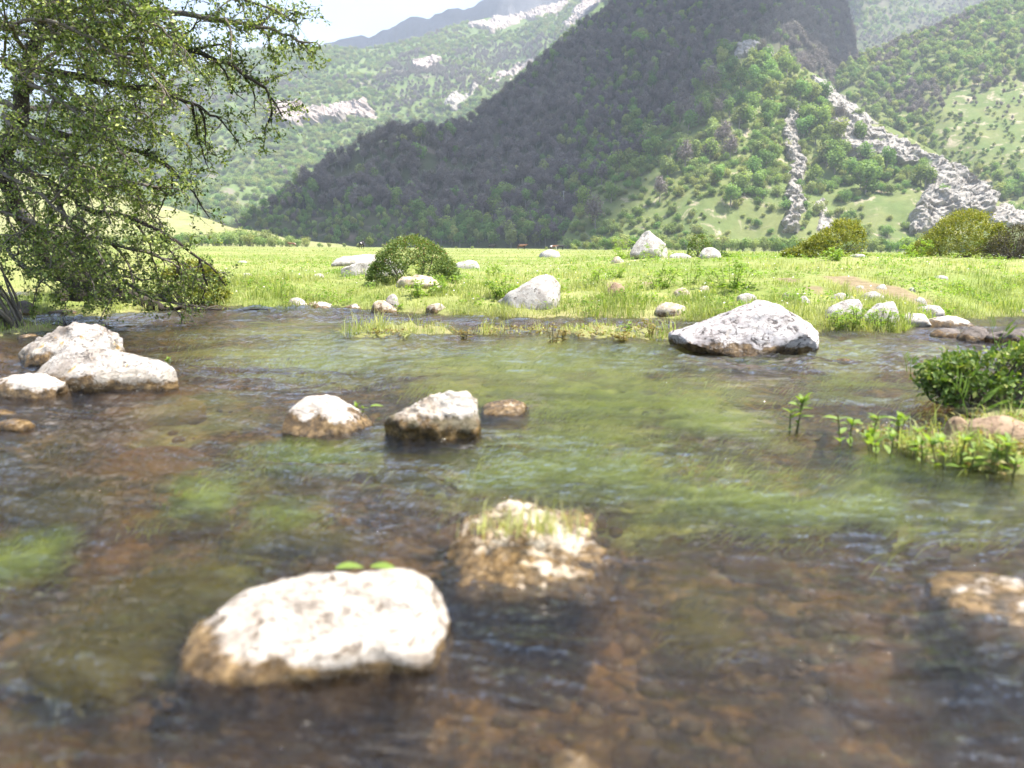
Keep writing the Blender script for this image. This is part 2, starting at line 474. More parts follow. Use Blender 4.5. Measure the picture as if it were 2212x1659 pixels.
def ground_material():
    b = NB('meadow_ground')
    v = b.coord('World')
    n1 = b.noise(v, 0.35, 5); n2 = b.noise(v, 4.0, 5, 0.65); n3 = b.noise(v, 0.035, 4)
    g = b.ramp(n2, [(0.3, (0.11, 0.145, 0.032)), (0.7, (0.23, 0.265, 0.075))])
    g = b.mix(b.ramp(n1, [(0.4, 0.0), (0.65, 0.5)]), g, (0.235, 0.245, 0.08))
    g = b.mix(b.ramp(n3, [(0.42, 0.0), (0.6, 0.6)]), g, (0.135, 0.19, 0.045))
    g = b.mix(b.ramp(b.noise(v, 0.12, 5, 0.65), [(0.44, 0.0), (0.62, 0.7)]), g, (0.34, 0.31, 0.14))
    soil = b.ramp(b.noise(v, 9, 6, 0.7), [(0.3, (0.13, 0.085, 0.055)), (0.7, (0.30, 0.215, 0.15))])
    col = b.mix(b.math('MULTIPLY', b.attr('soil'), 0.8), g, soil)
    return b.done(b.bsdf(col, 0.95, b.bump(n2, 0.6, 0.06), 0.1))
M_ground = ground_material()

def bed_material():
    b = NB('stream_bed')
    v = b.coord('World')
    n1 = b.noise(v, 1.6, 5, 0.6, 0.5); n2 = b.noise(v, 9, 6, 0.7, 0.4); n3 = b.noise(v, 0.9, 4, 0.6, 0.6)
    col = b.ramp(n2, [(0.38, (0.008, 0.008, 0.008)), (0.48, (0.07, 0.042, 0.015)), (0.58, (0.31, 0.17, 0.042)), (0.7, (0.48, 0.31, 0.12))])
    col = b.mix(b.ramp(n1, [(0.46, 0.0), (0.62, 0.7)]), col, b.ramp(n2, [(0.3, (0.02, 0.018, 0.018)), (0.7, (0.12, 0.10, 0.085))]))
    alg = b.ramp(n2, [(0.3, (0.34, 0.40, 0.09)), (0.7, (0.70, 0.76, 0.26))])
    col = b.mix(b.math('MULTIPLY', b.attr('algae'), b.ramp(n3, [(0.37, 0.0), (0.50, 1.0)])), col, alg)
    return b.done(b.bsdf(col, 0.8, b.bump(n2, 0.8, 0.04), 0.2))
M_bed = bed_material()

def water_material():
    b = NB('stream_water')
    ang = math.radians(-10)
    v = b.coord('World', (1.5, 5.0, 1.0), (0, 0, ang))
    v2 = b.coord('World', (1.0, 2.6, 1.0), (0, 0, ang * 2))
    n1 = b.noise(v, 1.0, 3, 0.6, 1.2)
    n2 = b.noise(v2, 9, 3, 0.6, 0.8)
    n3 = b.noise(v2, 48, 2, 0.6, 0.5)
    nb = b.bump(n1, 1.0, 0.05)
    nb = b.bump(n2, 1.0, 0.02, nb)
    nb = b.bump(n3, 1.0, 0.008, nb)
    fr = b.n('ShaderNodeFresnel'); fr.inputs['IOR'].default_value = 1.45
    b.L.new(nb, fr.inputs['Normal'])
    gl = b.n('ShaderNodeBsdfGlossy'); gl.inputs['Roughness'].default_value = 0.015
    gl.inputs['Color'].default_value = (1, 1, 1, 1)
    b.L.new(nb, gl.inputs['Normal'])
    tr = b.n('ShaderNodeBsdfTransparent'); tr.inputs['Color'].default_value = (0.97, 0.94, 0.86, 1)
    rf = b.n('ShaderNodeBsdfRefraction'); rf.inputs['IOR'].default_value = 1.33
    rf.inputs['Roughness'].default_value = 0.0
    rf.inputs['Color'].default_value = (0.97, 0.94, 0.86, 1)
    b.L.new(nb, rf.inputs['Normal'])
    m0 = b.n('ShaderNodeMixShader'); m0.inputs[0].default_value = 0.5
    b.L.new(tr.outputs[0], m0.inputs[1]); b.L.new(rf.outputs[0], m0.inputs[2])
    m = b.n('ShaderNodeMixShader')
    b.L.new(fr.outputs[0], m.inputs[0]); b.L.new(m0.outputs[0], m.inputs[1]); b.L.new(gl.outputs[0], m.inputs[2])
    return b.done(m)
M_water = water_material()

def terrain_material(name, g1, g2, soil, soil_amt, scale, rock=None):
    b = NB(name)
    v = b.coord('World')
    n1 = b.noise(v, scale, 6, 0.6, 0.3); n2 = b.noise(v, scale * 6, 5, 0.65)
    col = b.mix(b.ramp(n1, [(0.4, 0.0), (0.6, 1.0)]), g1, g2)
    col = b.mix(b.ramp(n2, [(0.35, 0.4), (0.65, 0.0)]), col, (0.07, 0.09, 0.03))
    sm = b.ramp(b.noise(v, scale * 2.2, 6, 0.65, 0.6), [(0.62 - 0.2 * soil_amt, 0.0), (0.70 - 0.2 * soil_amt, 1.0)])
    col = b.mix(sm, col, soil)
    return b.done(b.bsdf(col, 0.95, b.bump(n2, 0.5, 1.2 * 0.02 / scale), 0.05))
M_t_front = terrain_material('spur_ground', (0.13, 0.17, 0.058), (0.18, 0.195, 0.075), (0.36, 0.30, 0.21), 0.3, 0.04)
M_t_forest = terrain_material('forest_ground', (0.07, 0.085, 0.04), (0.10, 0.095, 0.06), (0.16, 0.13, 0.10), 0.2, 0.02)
M_t_far = terrain_material('far_slope_ground', (0.115, 0.165, 0.055), (0.15, 0.195, 0.07), (0.20, 0.175, 0.13), 0.22, 0.006)
M_t_grass = terrain_material('grass_hill', (0.26, 0.27, 0.11), (0.30, 0.28, 0.13), (0.34, 0.30, 0.18), 0.2, 0.03)

# ------------------------------------------------------------------ ground: banks, stream bed, meadow
BANK = [(-900, 628), (-200, 630), (0, 632), (200, 633), (380, 640), (455, 664), (560, 671), (740, 668), (900, 677), (1060, 683), (1200, 687), (1440, 691),
        (1560, 700), (1700, 712), (1780, 717), (1940, 715), (1985, 706), (2070, 691), (2150, 684), (2212, 681), (2500, 676), (3000, 676)]
_bt, _by = [], []
for (u_, v_) in BANK:
    p_ = Gp(u_, v_); _bt.append(p_.x / p_.y); _by.append(p_.y)
_bt, _by = np.array(_bt), np.array(_by)
HL = ([0, 0.25, 0.9, 2.4, 18, 90, 290, 9000], [-0.03, 0.07, 0.20, 0.36, 0.43, 0.46, 0.52, 0.6])      # rise with distance from the bank, left
HR = ([0, 0.3, 1.2, 3.5, 7.5, 14, 50, 290, 9000], [-0.03, 0.08, 0.26, 0.52, 0.73, 0.81, 0.72, 0.56, 0.6])   # and right
MOUNDS = []                                # islets: x, y, half width, half depth, top
def mound(u0, v0, u1, v1, top):
    a, b_ = Gp(u0, (v0 + v1) / 2), Gp(u1, (v0 + v1) / 2)
    f, k = Gp((u0 + u1) / 2, v1), Gp((u0 + u1) / 2, v0)
    MOUNDS.append(((a.x + b_.x) / 2, (f.y + k.y) / 2, abs(b_.x - a.x) / 2, (k.y - f.y) / 2, top))
mound(735, 700, 1010, 736, 0.012)
mound(980, 706, 1240, 728, -0.012)
mound(1190, 702, 1480, 737, 0.008)
mound(-260, 642, 440, 690, 0.10)           # under the tree
mound(-300, 690, 110, 745, 0.02)
mound(1900, 925, 2700, 1040, 0.06)         # planted spit at the right
mound(2010, 868, 2600, 905, 0.03)
mound(1790, 905, 1960, 965, -0.03)
SOIL = [(1855, 616, 58, 17), (1760, 622, 18, 12), (1960, 640, 45, 20), (1700, 605, 12, 8), (1330, 622, 22, 10), (1470, 630, 24, 9), (1400, 612, 14, 8)]
def height(x, y):
    x = np.asarray(x, float); y = np.asarray(y, float)
    front = y > 0.2
    t = np.where(front, x / np.where(front, y, 1), np.sign(x) * 9)
    yb = np.interp(t, _bt, _by)
    wob = 0.25 * fbm(xyz(x * 1.3, y * 1.3), 3, 5)
    s = y - yb + wob * 0.6
    k = sstep(-0.02, 0.26, t)
    land = np.interp(s, *HL) * (1 - k) + np.interp(s, *HR) * k
    r = np.hypot(x, y)
    land = land + sstep(0.2, 2, s) * (0.05 * fbm(xyz(x * 0.7, y * 0.7), 3, 11) + 0.02 * fbm(xyz(x * 3, y * 3), 2, 12)) * (1 - sstep(40, 120, r)) \
        + sstep(60, 200, r) * 0.12 * fbm(xyz(x * 0.02, y * 0.02), 2, 13)
    bed = -0.19 - 0.09 * sstep(0.5, 3, -s) + 0.075 * fbm(xyz(x * 1.1, y * 1.1), 3, 21) + 0.03 * fbm(xyz(x * 5, y * 5), 3, 22)
    bed = np.minimum(bed, -0.05)
    z = np.where(s > 0, land, np.maximum(bed, -0.03 + s * 0.45))
    z = np.where(s > -0.6, np.where(s > 0, land, np.maximum(bed, -0.03 + s * 0.5)), bed)
    # near bank behind the camera
    z = np.where(y < -0.8, np.maximum(z, -0.3 + (-0.8 - y) * 0.5), z)
    z = np.where(y < -0.8, np.minimum(z, 0.5 + 0.05 * fbm(xyz(x, y), 2, 9)), z)
    for (mx_, my_, rx, ry, top) in MOUNDS:
        q = ((x - mx_) / rx) ** 2 + ((y - my_) / ry) ** 2 + 0.35 * fbm(xyz(x * 2.2, y * 2.2), 2, 31)
        b = top + 0.03 * fbm(xyz(x * 6, y * 6), 2, 33) - (q - 0.45) * (0.22 + 0.12)
        b = np.where(q < 0.45, top + 0.03 * fbm(xyz(x * 6, y * 6), 2, 33), b)
        z = np.maximum(z, np.where(q < 1.6, b, -9))
    return z
def h1(x, y): return float(height(np.array([x]), np.array([y]))[0])
def GH(u, v, water=True):
    """where the line of sight meets the ground (or the water)"""
    d = ray(u, v)
    ys = np.concatenate([np.arange(0.6, 40, 0.04), np.geomspace(40, 900, 500)])
    k = ys / d.y
    xs = d.x * k; zs = H + d.z * k
    hh = height(xs, ys)
    if water: hh = np.maximum(hh, 0.0)
    i = np.argmax(zs < hh)
    if not (zs < hh).any(): i = len(ys) - 1
    return Vector((xs[i], ys[i], hh[i]))

th_f = np.radians(np.arange(-41, 41.01, 0.28))
th_b = np.radians(np.concatenate([np.arange(41.5, 60, 1.5), np.arange(60, 300, 6), np.arange(300, 318.6, 1.5)]))
th = np.concatenate([th_f, th_b])
rr = [0.3]
while rr[-1] < 9000:
    g_ = 1.019 if rr[-1] < 26 else (1.05 if rr[-1] < 300 else 1.15)
    rr.append(rr[-1] * g_)
rr = np.array(rr)
RR, TT = np.meshgrid(rr, th, indexing='ij')
GX, GY = RR * np.sin(TT), RR * np.cos(TT)
GZ = height(GX, GY)
GZ = np.where(RR > 700, GZ - (RR - 700) * 0.004, GZ)
nR, nT = RR.shape
ii, jj = np.meshgrid(np.arange(nR - 1), np.arange(nT), indexing='ij')
j2 = (jj + 1) % nT
FQ = np.stack([ii * nT + jj, (ii + 1) * nT + jj, (ii + 1) * nT + j2, ii * nT + j2], -1).reshape(-1, 4)[:, ::-1]
GV = np.stack([GX, GY, GZ], -1).reshape(-1, 3)
# bare soil patches: attribute read by the material and by the grass
SOILW = []
for (u_, v_, du, dv) in SOIL:
    c_ = GH(u_, v_); a_ = GH(u_ + du, v_); f_ = GH(u_, v_ + dv)
    SOILW.append((c_.x, c_.y, max(0.15, a_.x - c_.x), max(0.2, abs(c_.y - f_.y))))
def soil_at(x, y):
    s = np.zeros(np.shape(x))
    for (cx, cy, rx, ry) in SOILW:
        q = ((x - cx) / rx) ** 2 + ((y - cy) / ry) ** 2 + 0.6 * fbm(xyz(x * 2.5, y * 2.5), 3, 41)
        s = np.maximum(s, 1 - sstep(0.6, 1.25, q))
    return s
soil = soil_at(GV[:, 0], GV[:, 1])
soil = np.maximum(soil, (1 - sstep(0.0, 0.07, GV[:, 2])) * (GV[:, 1] > 1) * 0.55)
# green algae over parts of the bed
ALG = [(1250, 1030, 300, 75, 1), (1600, 1090, 300, 60, 1), (1300, 880, 420, 70, 1), (390, 1120, 85, 70, 1), (30, 1240, 110, 60, 1), (1950, 1100, 400, 70, 1), (560, 1150, 140, 40, .8),
       (700, 1010, 220, 40, .7), (1000, 800, 500, 40, .9), (700, 745, 380, 30, .7), (1500, 780, 500, 30, .8), (150, 1500, 160, 140, .6), (400, 1330, 190, 70, .7), (430, 900, 140, 40, .5), (1500, 1330, 80, 60, .4)]
ALGW = []
for (u_, v_, du, dv, a_) in ALG:
    c_ = Gp(u_, v_, -0.2); e_ = Gp(u_ + du, v_, -0.2); f_ = Gp(u_, v_ + dv, -0.2); k_ = Gp(u_, max(v_ - dv, 680), -0.2)
    ALGW.append((c_.x, (f_.y + k_.y) / 2, e_.x - c_.x, (k_.y - f_.y) / 2, a_))
def algae_at(x, y):
    s = np.zeros(np.shape(x))
    for (cx, cy, rx, ry, a) in ALGW:
        q = ((x - cx) / rx) ** 2 + ((y - cy) / ry) ** 2 + 0.5 * fbm(xyz(x * 2.0, y * 2.0), 3, 43)
        s = np.maximum(s, a * (1 - sstep(0.5, 1.1, q)))
    return s
algae = algae_at(GV[:, 0], GV[:, 1])
fz = GV[FQ][:, :, 2].max(1); fy = GV[FQ][:, :, 1].mean(1); fr_ = np.hypot(GV[FQ][:, :, 0].mean(1), fy)
isbed = (fz < -0.02) & (fr_ < 60)
def submesh(name, mask, mat, attrs):
    F = FQ[mask]
    used = np.unique(F); mp_ = np.full(len(GV), -1); mp_[used] = np.arange(len(used))
    return mesh_obj(name, GV[used], mp_[F], mat, None, True, {k: a[used] for k, a in attrs.items()})
o = submesh('meadow_ground', ~isbed, M_ground, {'soil': soil}); tag(o, 'flat green valley meadow and stream banks', 'meadow', kind='structure')
o = submesh('stream_bed', isbed, M_bed, {'algae': algae}); tag(o, 'brown stony stream bed under clear water', 'stream bed', kind='structure')

# ------------------------------------------------------------------ water surface with real waves
tw = np.radians(np.concatenate([np.arange(-64, -38, 1.0), np.arange(-38, 38, 0.22), np.arange(38, 64.1, 1.0)]))
rw = [0.35]
while rw[-1] < 34: rw.append(rw[-1] * (1.0046 if 1.2 < rw[-1] < 13 else 1.012))
rw = np.array(rw)
WR, WT = np.meshgrid(rw, tw, indexing='ij')
WX, WY = WR * np.sin(WT), WR * np.cos(WT)
ROCKS_IN_WATER = [(Gp(715, 925), .22), (Gp(935, 930), .26), (Gp(690, 1440), .32), (Gp(1130, 1240), .26), (Gp(1610, 755), .7), (Gp(240, 830), .6)]
def water_z(x, y):
    ang = math.radians(-10)
    w1 = 0.5 * fbm(xyz(x * 0.5, y * 0.5), 2, 55)
    ca, sa = np.cos(ang + w1 * .5), np.sin(ang + w1 * .5)
    s = x * ca + y * sa; c = -x * sa + y * ca
    calm = np.clip(0.8 + 0.75 * fbm(xyz(x * 0.5, y * 0.8), 2, 56), .3, 1.8)
    wp = 0.12 * vnoise(xyz(x * 2.1, y * 2.1), 58)
    z = 0.026 * fbm(xyz(s * 0.9, c * 2.0), 2, 51)
    z = z + 0.021 * calm * (ridged(xyz(s * 1.5, c * 4.2 + wp * 3), 2, 52) - .3)
    z = z + 0.0105 * calm * (ridged(xyz(s * 3.6 + wp, c * 10.0 + wp * 4), 2, 53) - .3)
    z = z + 0.0038 * calm * fbm(xyz(s * 10, c * 24), 2, 54)
    for (p, rad) in ROCKS_IN_WATER:          # water piles up and breaks behind each stone
        d = np.hypot((x - p.x - rad * .5) / (rad * 2.0), (y - p.y) / (rad * 1.1))
        z = z + np.exp(-d * d * 1.4) * (0.010 * ridged(xyz(s * 5, c * 13), 2, 59))
    q = np.exp(-(((x + 4.2) / 1.6) ** 2 + ((y - 12.6) / 0.5) ** 2))
    z = z + q * (0.05 + 0.06 * ridged(xyz(x * 4, y * 7), 3, 57))
    return z - 0.004
WZ = water_z(WX, WY)
nR2, nT2 = WR.shape
ii, jj = np.meshgrid(np.arange(nR2 - 1), np.arange(nT2 - 1), indexing='ij')
FW = np.stack([ii * nT2 + jj, ii * nT2 + jj + 1, (ii + 1) * nT2 + jj + 1, (ii + 1) * nT2 + jj], -1).reshape(-1, 4)
# drop the faces that lie well under the land
hz = height(WX, WY)
keep = (hz - WZ).reshape(-1)[FW].min(1) < 0.03
water = mesh_obj('stream_water', np.stack([WX, WY, WZ], -1), FW[keep], M_water)
tag(water, 'clear rippling stream water', 'water', kind='structure')

# ------------------------------------------------------------------ mountains
TERR = {}
def loft(name, curves, nu, nv, amp, freq, seed, mat, label, gully=1.0, crest_amp=0.35):
    rows = []
    npt = len(curves[-1])
    for c in curves:
        pts = []
        for (u, v, Y) in c:
            if v is None:
                d = ray(u, 535); pts.append((d.x * Y / d.y, Y, -4.0))
            else: pts.append(tuple(P(u, v, Y)))
        rows.append(crom(pts, nu))
    crest = rows[-1]
    n_f = len(rows)
    rows.append(np.stack([crest[:, 0] * 1.03, crest[:, 1] + np.maximum(crest[:, 2], 5) * 0.75 + 15, crest[:, 2] * 0.35], 1))
    rows.append(np.stack([crest[:, 0] * 1.06, crest[:, 1] + np.maximum(crest[:, 2], 5) * 1.5 + 30, np.full(nu, -6.0)], 1))
    rows = np.array(rows)
    tt = np.linspace(0, len(rows) - 1, nv)
    i = np.minimum(tt.astype(int), len(rows) - 2); f = (tt - i)[:, None, None]
    G = rows[i] * (1 - f) + rows[i + 1] * f
    env = np.interp(tt, [0, 0.15, n_f - 1.25, n_f - 1, n_f - 0.8, n_f, n_f + 1], [0, 0.5, 1, crest_amp, 0.8, 1, 0])[:, None]
    p = G * freq
    n = fbm(p, 5, seed, 0.52) * amp
    # gullies that run down the slope
    gl = -np.abs(vnoise(xyz(G[..., 0] * freq * 2.2, G[..., 1] * freq * 0.5 + n * freq, 0.0), seed + 5)) * amp * gully
    G[..., 2] += (n + gl + amp * 0.3 * gully) * env
    G[..., 1] += fbm(p * 1.3 + 9, 3, seed + 7) * amp * env * 0.8
    V = G.reshape(-1, 3)
    ii, jj = np.meshgrid(np.arange(nv - 1), np.arange(nu - 1), indexing='ij')
    F = np.stack([ii * nu + jj, ii * nu + jj + 1, (ii + 1) * nu + jj + 1, (ii + 1) * nu + jj], -1).reshape(-1, 4)
    o = mesh_obj(name, V, F, mat)
    tag(o, label, 'mountain', kind='structure')
    front = (ii < (n_f - 1) / (len(rows) - 1) * (nv - 1) + 1).reshape(-1)
    TERR[name] = dict(V=V, F=F, front=front, bvh=BVHTree.FromPolygons([tuple(q) for q in V.tolist()], F.tolist()))
    return o
def base(us, Ys): return [(u, None, Y) for u, Y in zip(us, Ys)]
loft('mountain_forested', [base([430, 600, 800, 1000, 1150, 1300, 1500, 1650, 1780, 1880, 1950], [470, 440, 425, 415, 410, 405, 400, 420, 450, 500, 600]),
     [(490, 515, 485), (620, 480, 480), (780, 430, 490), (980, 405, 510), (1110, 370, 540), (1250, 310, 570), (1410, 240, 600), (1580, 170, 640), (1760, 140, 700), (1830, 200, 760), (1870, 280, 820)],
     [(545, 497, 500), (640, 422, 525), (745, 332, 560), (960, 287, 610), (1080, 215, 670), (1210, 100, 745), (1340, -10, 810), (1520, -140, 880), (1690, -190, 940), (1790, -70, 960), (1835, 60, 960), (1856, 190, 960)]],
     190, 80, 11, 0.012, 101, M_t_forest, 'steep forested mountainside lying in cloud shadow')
loft('rocky_spur', [base([1180, 1290, 1400, 1500, 1600, 1720, 1830, 1940, 2060, 2190, 2350], [385, 372, 366, 362, 360, 358, 356, 354, 352, 350, 350]),
     [(1270, 430, 450), (1380, 390, 455), (1500, 310, 470), (1590, 270, 475), (1660, 290, 470), (1740, 320, 465), (1860, 370, 445), (1970, 410, 420), (2080, 445, 400), (2180, 480, 380), (2300, 505, 368)],
     [(1370, 345, 540), (1490, 220, 575), (1600, 90, 605), (1690, 128, 585), (1760, 158, 562), (1815, 208, 540), (1905, 265, 510), (2010, 320, 470), (2110, 392, 435), (2180, 446, 405), (2290, 482, 385)]],
     200, 80, 6, 0.02, 111, M_t_front, 'sunlit spur of pale crags and scrub', 0.8, 0.25)
loft('right_hillside', [base([1700, 1750, 1900, 2050, 2200, 2400, 2700], [600, 560, 520, 470, 420, 400, 400]),
     [(1700, 330, 650), (1780, 300, 640), (1900, 280, 640), (2030, 260, 620), (2150, 250, 600), (2330, 240, 600), (2650, 200, 620)],
     [(1700, 250, 700), (1790, 170, 730), (1860, 136, 750), (1950, 92, 780), (2060, 45, 810), (2230, -25, 850), (2600, -120, 900)]],
     120, 70, 10, 0.012, 121, M_t_front, 'wooded hillside behind the rocky spur', 0.8)
loft('high_valley_slope', [base([1200, 1500, 1800, 2100, 2500, 2900], [950] * 6),
     [(1400, -300, 1900), (1650, -250, 1900), (1850, -200, 1850), (2100, -170, 1850), (2500, -170, 1850), (2900, -170, 1850)]],
     90, 50, 30, 0.005, 131, M_t_forest, 'high wooded slope at the head of the side valley')
loft('sunlit_side_ridge', [base([560, 700, 800, 920, 1000, 1100, 1200, 1400], [700, 760, 800, 850, 900, 950, 1000, 1050]),
     [(610, 445, 760), (770, 350, 850), (900, 303, 900), (1040, 230, 1000), (1140, 150, 1100), (1240, 52, 1180), (1330, -30, 1250), (1500, -120, 1350)]],
     130, 50, 16, 0.008, 141, M_t_far, 'bright green ridge flank behind the shaded mountain')
loft('far_mountain', [base([-700, -300, 0, 200, 350, 480, 640, 780, 900, 1000, 1150, 1350], [760] * 12),
     [(-500, 430, 1150), (-150, 420, 1150), (80, 410, 1150), (290, 390, 1150), (430, 370, 1150), (540, 350, 1180), (680, 340, 1200), (830, 330, 1250), (940, 320, 1300), (1040, 300, 1350), (1200, 270, 1400), (1400, 240, 1450)],
     [(-400, 270, 1650), (-100, 240, 1650), (100, 228, 1650), (300, 195, 1680), (450, 135, 1720), (560, 103, 1750), (700, 100, 1800), (850, 97, 1900), (960, 64, 2000), (1060, 34, 2050), (1240, -2, 2100), (1420, -60, 2200)]],
     220, 90, 30, 0.0045, 151, M_t_far, 'broad pale green far mountainside')
loft('distant_crag_ridge', [[(500, 200, 2300), (690, 170, 2300), (740, 170, 2300), (800, 170, 2300), (830, 170, 2300), (870, 160, 2300), (960, 150, 2300), (1045, 130, 2300), (1130, 120, 2300), (1300, 100, 2300)],
     [(520, 150, 2600), (690, 97, 2600), (740, 83, 2600), (800, 77, 2600), (830, 62, 2600), (870, 44, 2600), (960, 24, 2600), (1045, 8, 2600), (1130, -30, 2600), (1300, -80, 2600)]],
     160, 40, 26, 0.012, 161, M_crag_dark, 'dark craggy ridge on the skyline', 0.6, 0.5)
loft('grassy_hill', [base([-700, -300, 0, 150, 300, 420, 540, 680, 820], [310] * 9),
     [(-500, 330, 480), (-200, 350, 470), (0, 368, 460), (130, 384, 450), (300, 432, 430), (420, 464, 410), (520, 494, 380), (640, 515, 350), (790, 534, 330)]],
     110, 40, 3.5, 0.02, 171, M_t_grass, 'low pale grassy hill behind the tree')
def hit(u, v, names=None):
    d = ray(u, v).normalized(); best = None
    for k, T in TERR.items():
        if names and k not in names: continue
        loc, nrm, idx, dist = T['bvh'].ray_cast(Vector((0, 0, H)), d)
        if loc is not None and (best is None or dist < best[1]): best = (loc, dist, nrm, k)
    return best

# ------------------------------------------------------------------ cliffs and outcrops on the slopes
CLIFF_POLYS = []
def cliff(poly, label, mat, depth, freq, seed, names=None, step=4.0, stretch=(1.3, 1.3, 0.2), group=None):
    poly = np.array(poly, float)
    CLIFF_POLYS.append(poly)
    u0, v0 = poly.min(0) - step; u1, v1 = poly.max(0) + step
    us = np.arange(u0, u1 + step, step); vs = np.arange(v0, v1 + step, step)
    pts = np.zeros((len(vs), len(us), 3)); ok = np.zeros((len(vs), len(us)), bool)
    for a, v in enumerate(vs):
        for b, u in enumerate(us):
            hh = hit(u, v, names)
            if hh: pts[a, b] = hh[0]; ok[a, b] = True
    UV = np.stack(np.meshgrid(us, vs), -1)
    rag = 5 * fbm(xyz(UV[..., 0] * 0.06, UV[..., 1] * 0.06), 3, seed)
    dist = np.where(in_poly(UV, poly), poly_dist(UV, poly), -poly_dist(UV, poly)) + rag
    dist = dist + 2.5
    fall = sstep(-2.0, 6.0, dist)
    q = pts * np.array(stretch) * freq
    n = 0.35 + 0.9 * ridged(q, 5, seed) + 0.5 * ridged(q * np.array([2.7, 2.7, .8]), 4, seed + 3) + .25 * fbm(q * 6, 3, seed + 4)
    out = np.array([SUN.x * 0.1 - 0.25, -0.85, 0.30])
    d = np.where(dist < -2, -0.5, fall * (0.35 + 0.65 * n) - 0.12) * depth
    q2 = pts + out * d[..., None] + (np.array([1, 0, 0.3]) * (fbm(q * 2, 3, seed + 9) * depth * 0.25)[..., None])
    nu = len(us)
    ii, jj = np.meshgrid(np.arange(len(vs) - 1), np.arange(nu - 1), indexing='ij')
    F = np.stack([ii * nu + jj, (ii + 1) * nu + jj, (ii + 1) * nu + jj + 1, ii * nu + jj + 1], -1).reshape(-1, 4)
    good = ok.reshape(-1)[F].all(1) & ((dist.reshape(-1)[F]).max(1) > -6)
    # no faces across a jump in depth
    yv = pts[..., 1].reshape(-1)[F]
    good &= (yv.max(1) - yv.min(1)) < depth * 6 + 12
    F = F[good]
    if len(F) == 0: return
    lab = np.arange(q2.shape[0] * nu)               # keep the largest connected piece
    for _ in range(400):
        m = lab[F].min(1); new = lab.copy()
        for k in range(4): np.minimum.at(new, F[:, k], m)
        if (new == lab).all(): break
        lab = new
    fl = lab[F[:, 0]]; F = F[fl == np.bincount(fl).argmax()]
    used = np.unique(F); mp_ = np.full(q2.shape[0] * nu, -1); mp_[used] = np.arange(len(used))
    V = q2.reshape(-1, 3)[used]
    c = V.mean(0)
    o = mesh_obj('rock_outcrop', V - c, mp_[F], mat, None, False, None, tuple(c))
    tag(o, label, 'cliff', group)
SP = ['rocky_spur']
cliff([(1700, 232), (1722, 228), (1726, 300), (1742, 360), (1728, 425), (1738, 455), (1716, 502), (1690, 500), (1702, 440), (1700, 400), (1708, 350), (1690, 300)],
      'tall thin upright rock rib splitting the scrubby spur', M_cliff, 7, 0.09, 201, SP, 2.0)
cliff([(1786, 258), (1850, 262), (1900, 284), (1985, 326), (2040, 352), (2010, 372), (1940, 350), (1905, 345), (1870, 350), (1845, 346), (1822, 318), (1800, 295)],
      'grey cliff band with a hollow under the crest of the spur', M_cliff, 8, 0.08, 211, SP, 2.5)
cliff([(2005, 368), (2070, 350), (2110, 380), (2150, 420), (2140, 462), (2050, 466), (2010, 500), (1962, 505), (1968, 470), (1985, 440), (2000, 410)],
      'broad pale buttress at the low end of the rocky spur', M_cliff, 9, 0.075, 221, SP, 2.5)
cliff([(1755, 165), (1800, 190), (1850, 232), (1890, 268), (1850, 268), (1790, 225), (1752, 195)], 'small broken crag high on the spur crest', M_cliff, 5, 0.1, 231, SP, 2.5)
cliff([(1596, 92), (1640, 66), (1650, 90), (1700, 112), (1755, 118), (1752, 145), (1700, 135), (1650, 128), (1606, 120), (1590, 125)], 'tan rock cap at the top of the spur', M_cliff, 6, 0.09, 241, SP, 2.5)
cliff([(1762, 440), (1778, 430), (1785, 455), (1798, 480), (1785, 504), (1762, 500), (1770, 470)], 'pale scree chute beside the thin rock rib', M_cliff, 2.5, 0.2, 251, SP, 2.5, (1, 1, 1))
cliff([(2130, 455), (2170, 438), (2240, 455), (2240, 490), (2150, 486)], 'low grey rocks at the far right foot of the spur', M_cliff, 5, 0.1, 255, SP, 2.5)
FM = ['far_mountain', 'sunlit_side_ridge']
cliff([(572, 228), (620, 222), (700, 238), (778, 232), (792, 218), (800, 238), (822, 262), (800, 262), (760, 258), (700, 268), (660, 264), (650, 278), (610, 272), (590, 245)],
      'long pinkish cliff band across the far mountainside', M_cliff_pink, 26, 0.02, 261, FM, 2.5)
cliff([(886, 130), (930, 124), (960, 122), (945, 140), (905, 152)], 'pale bare patch high on the far mountainside', M_cliff_pink, 12, 0.03, 265, FM, 2.5)
cliff([(962, 228), (975, 200), (985, 195), (1000, 215), (1022, 190), (1026, 172), (1030, 190), (1000, 222), (985, 236)], 'white landslip scar on the far mountainside', M_cliff, 10, 0.04, 267, FM, 2.5)
cliff([(1045, 176), (1080, 160), (1120, 140), (1148, 126), (1142, 152), (1100, 172)], 'brown rock slab on the bright ridge flank', M_cliff_pink, 10, 0.05, 269, FM, 2.5)
cliff([(1214, 70), (1240, 20), (1262, -10), (1310, -10), (1290, 30), (1250, 52)], 'brown crag at the top of the bright ridge flank', M_cliff_pink, 14, 0.04, 271, FM, 2.5)
cliff([(1010, 55), (1090, 30), (1180, 5), (1240, 2), (1200, 30), (1120, 45), (1060, 70)], 'bare stony crest of the far mountain', M_cliff_pink, 14, 0.03, 273, FM, 3)

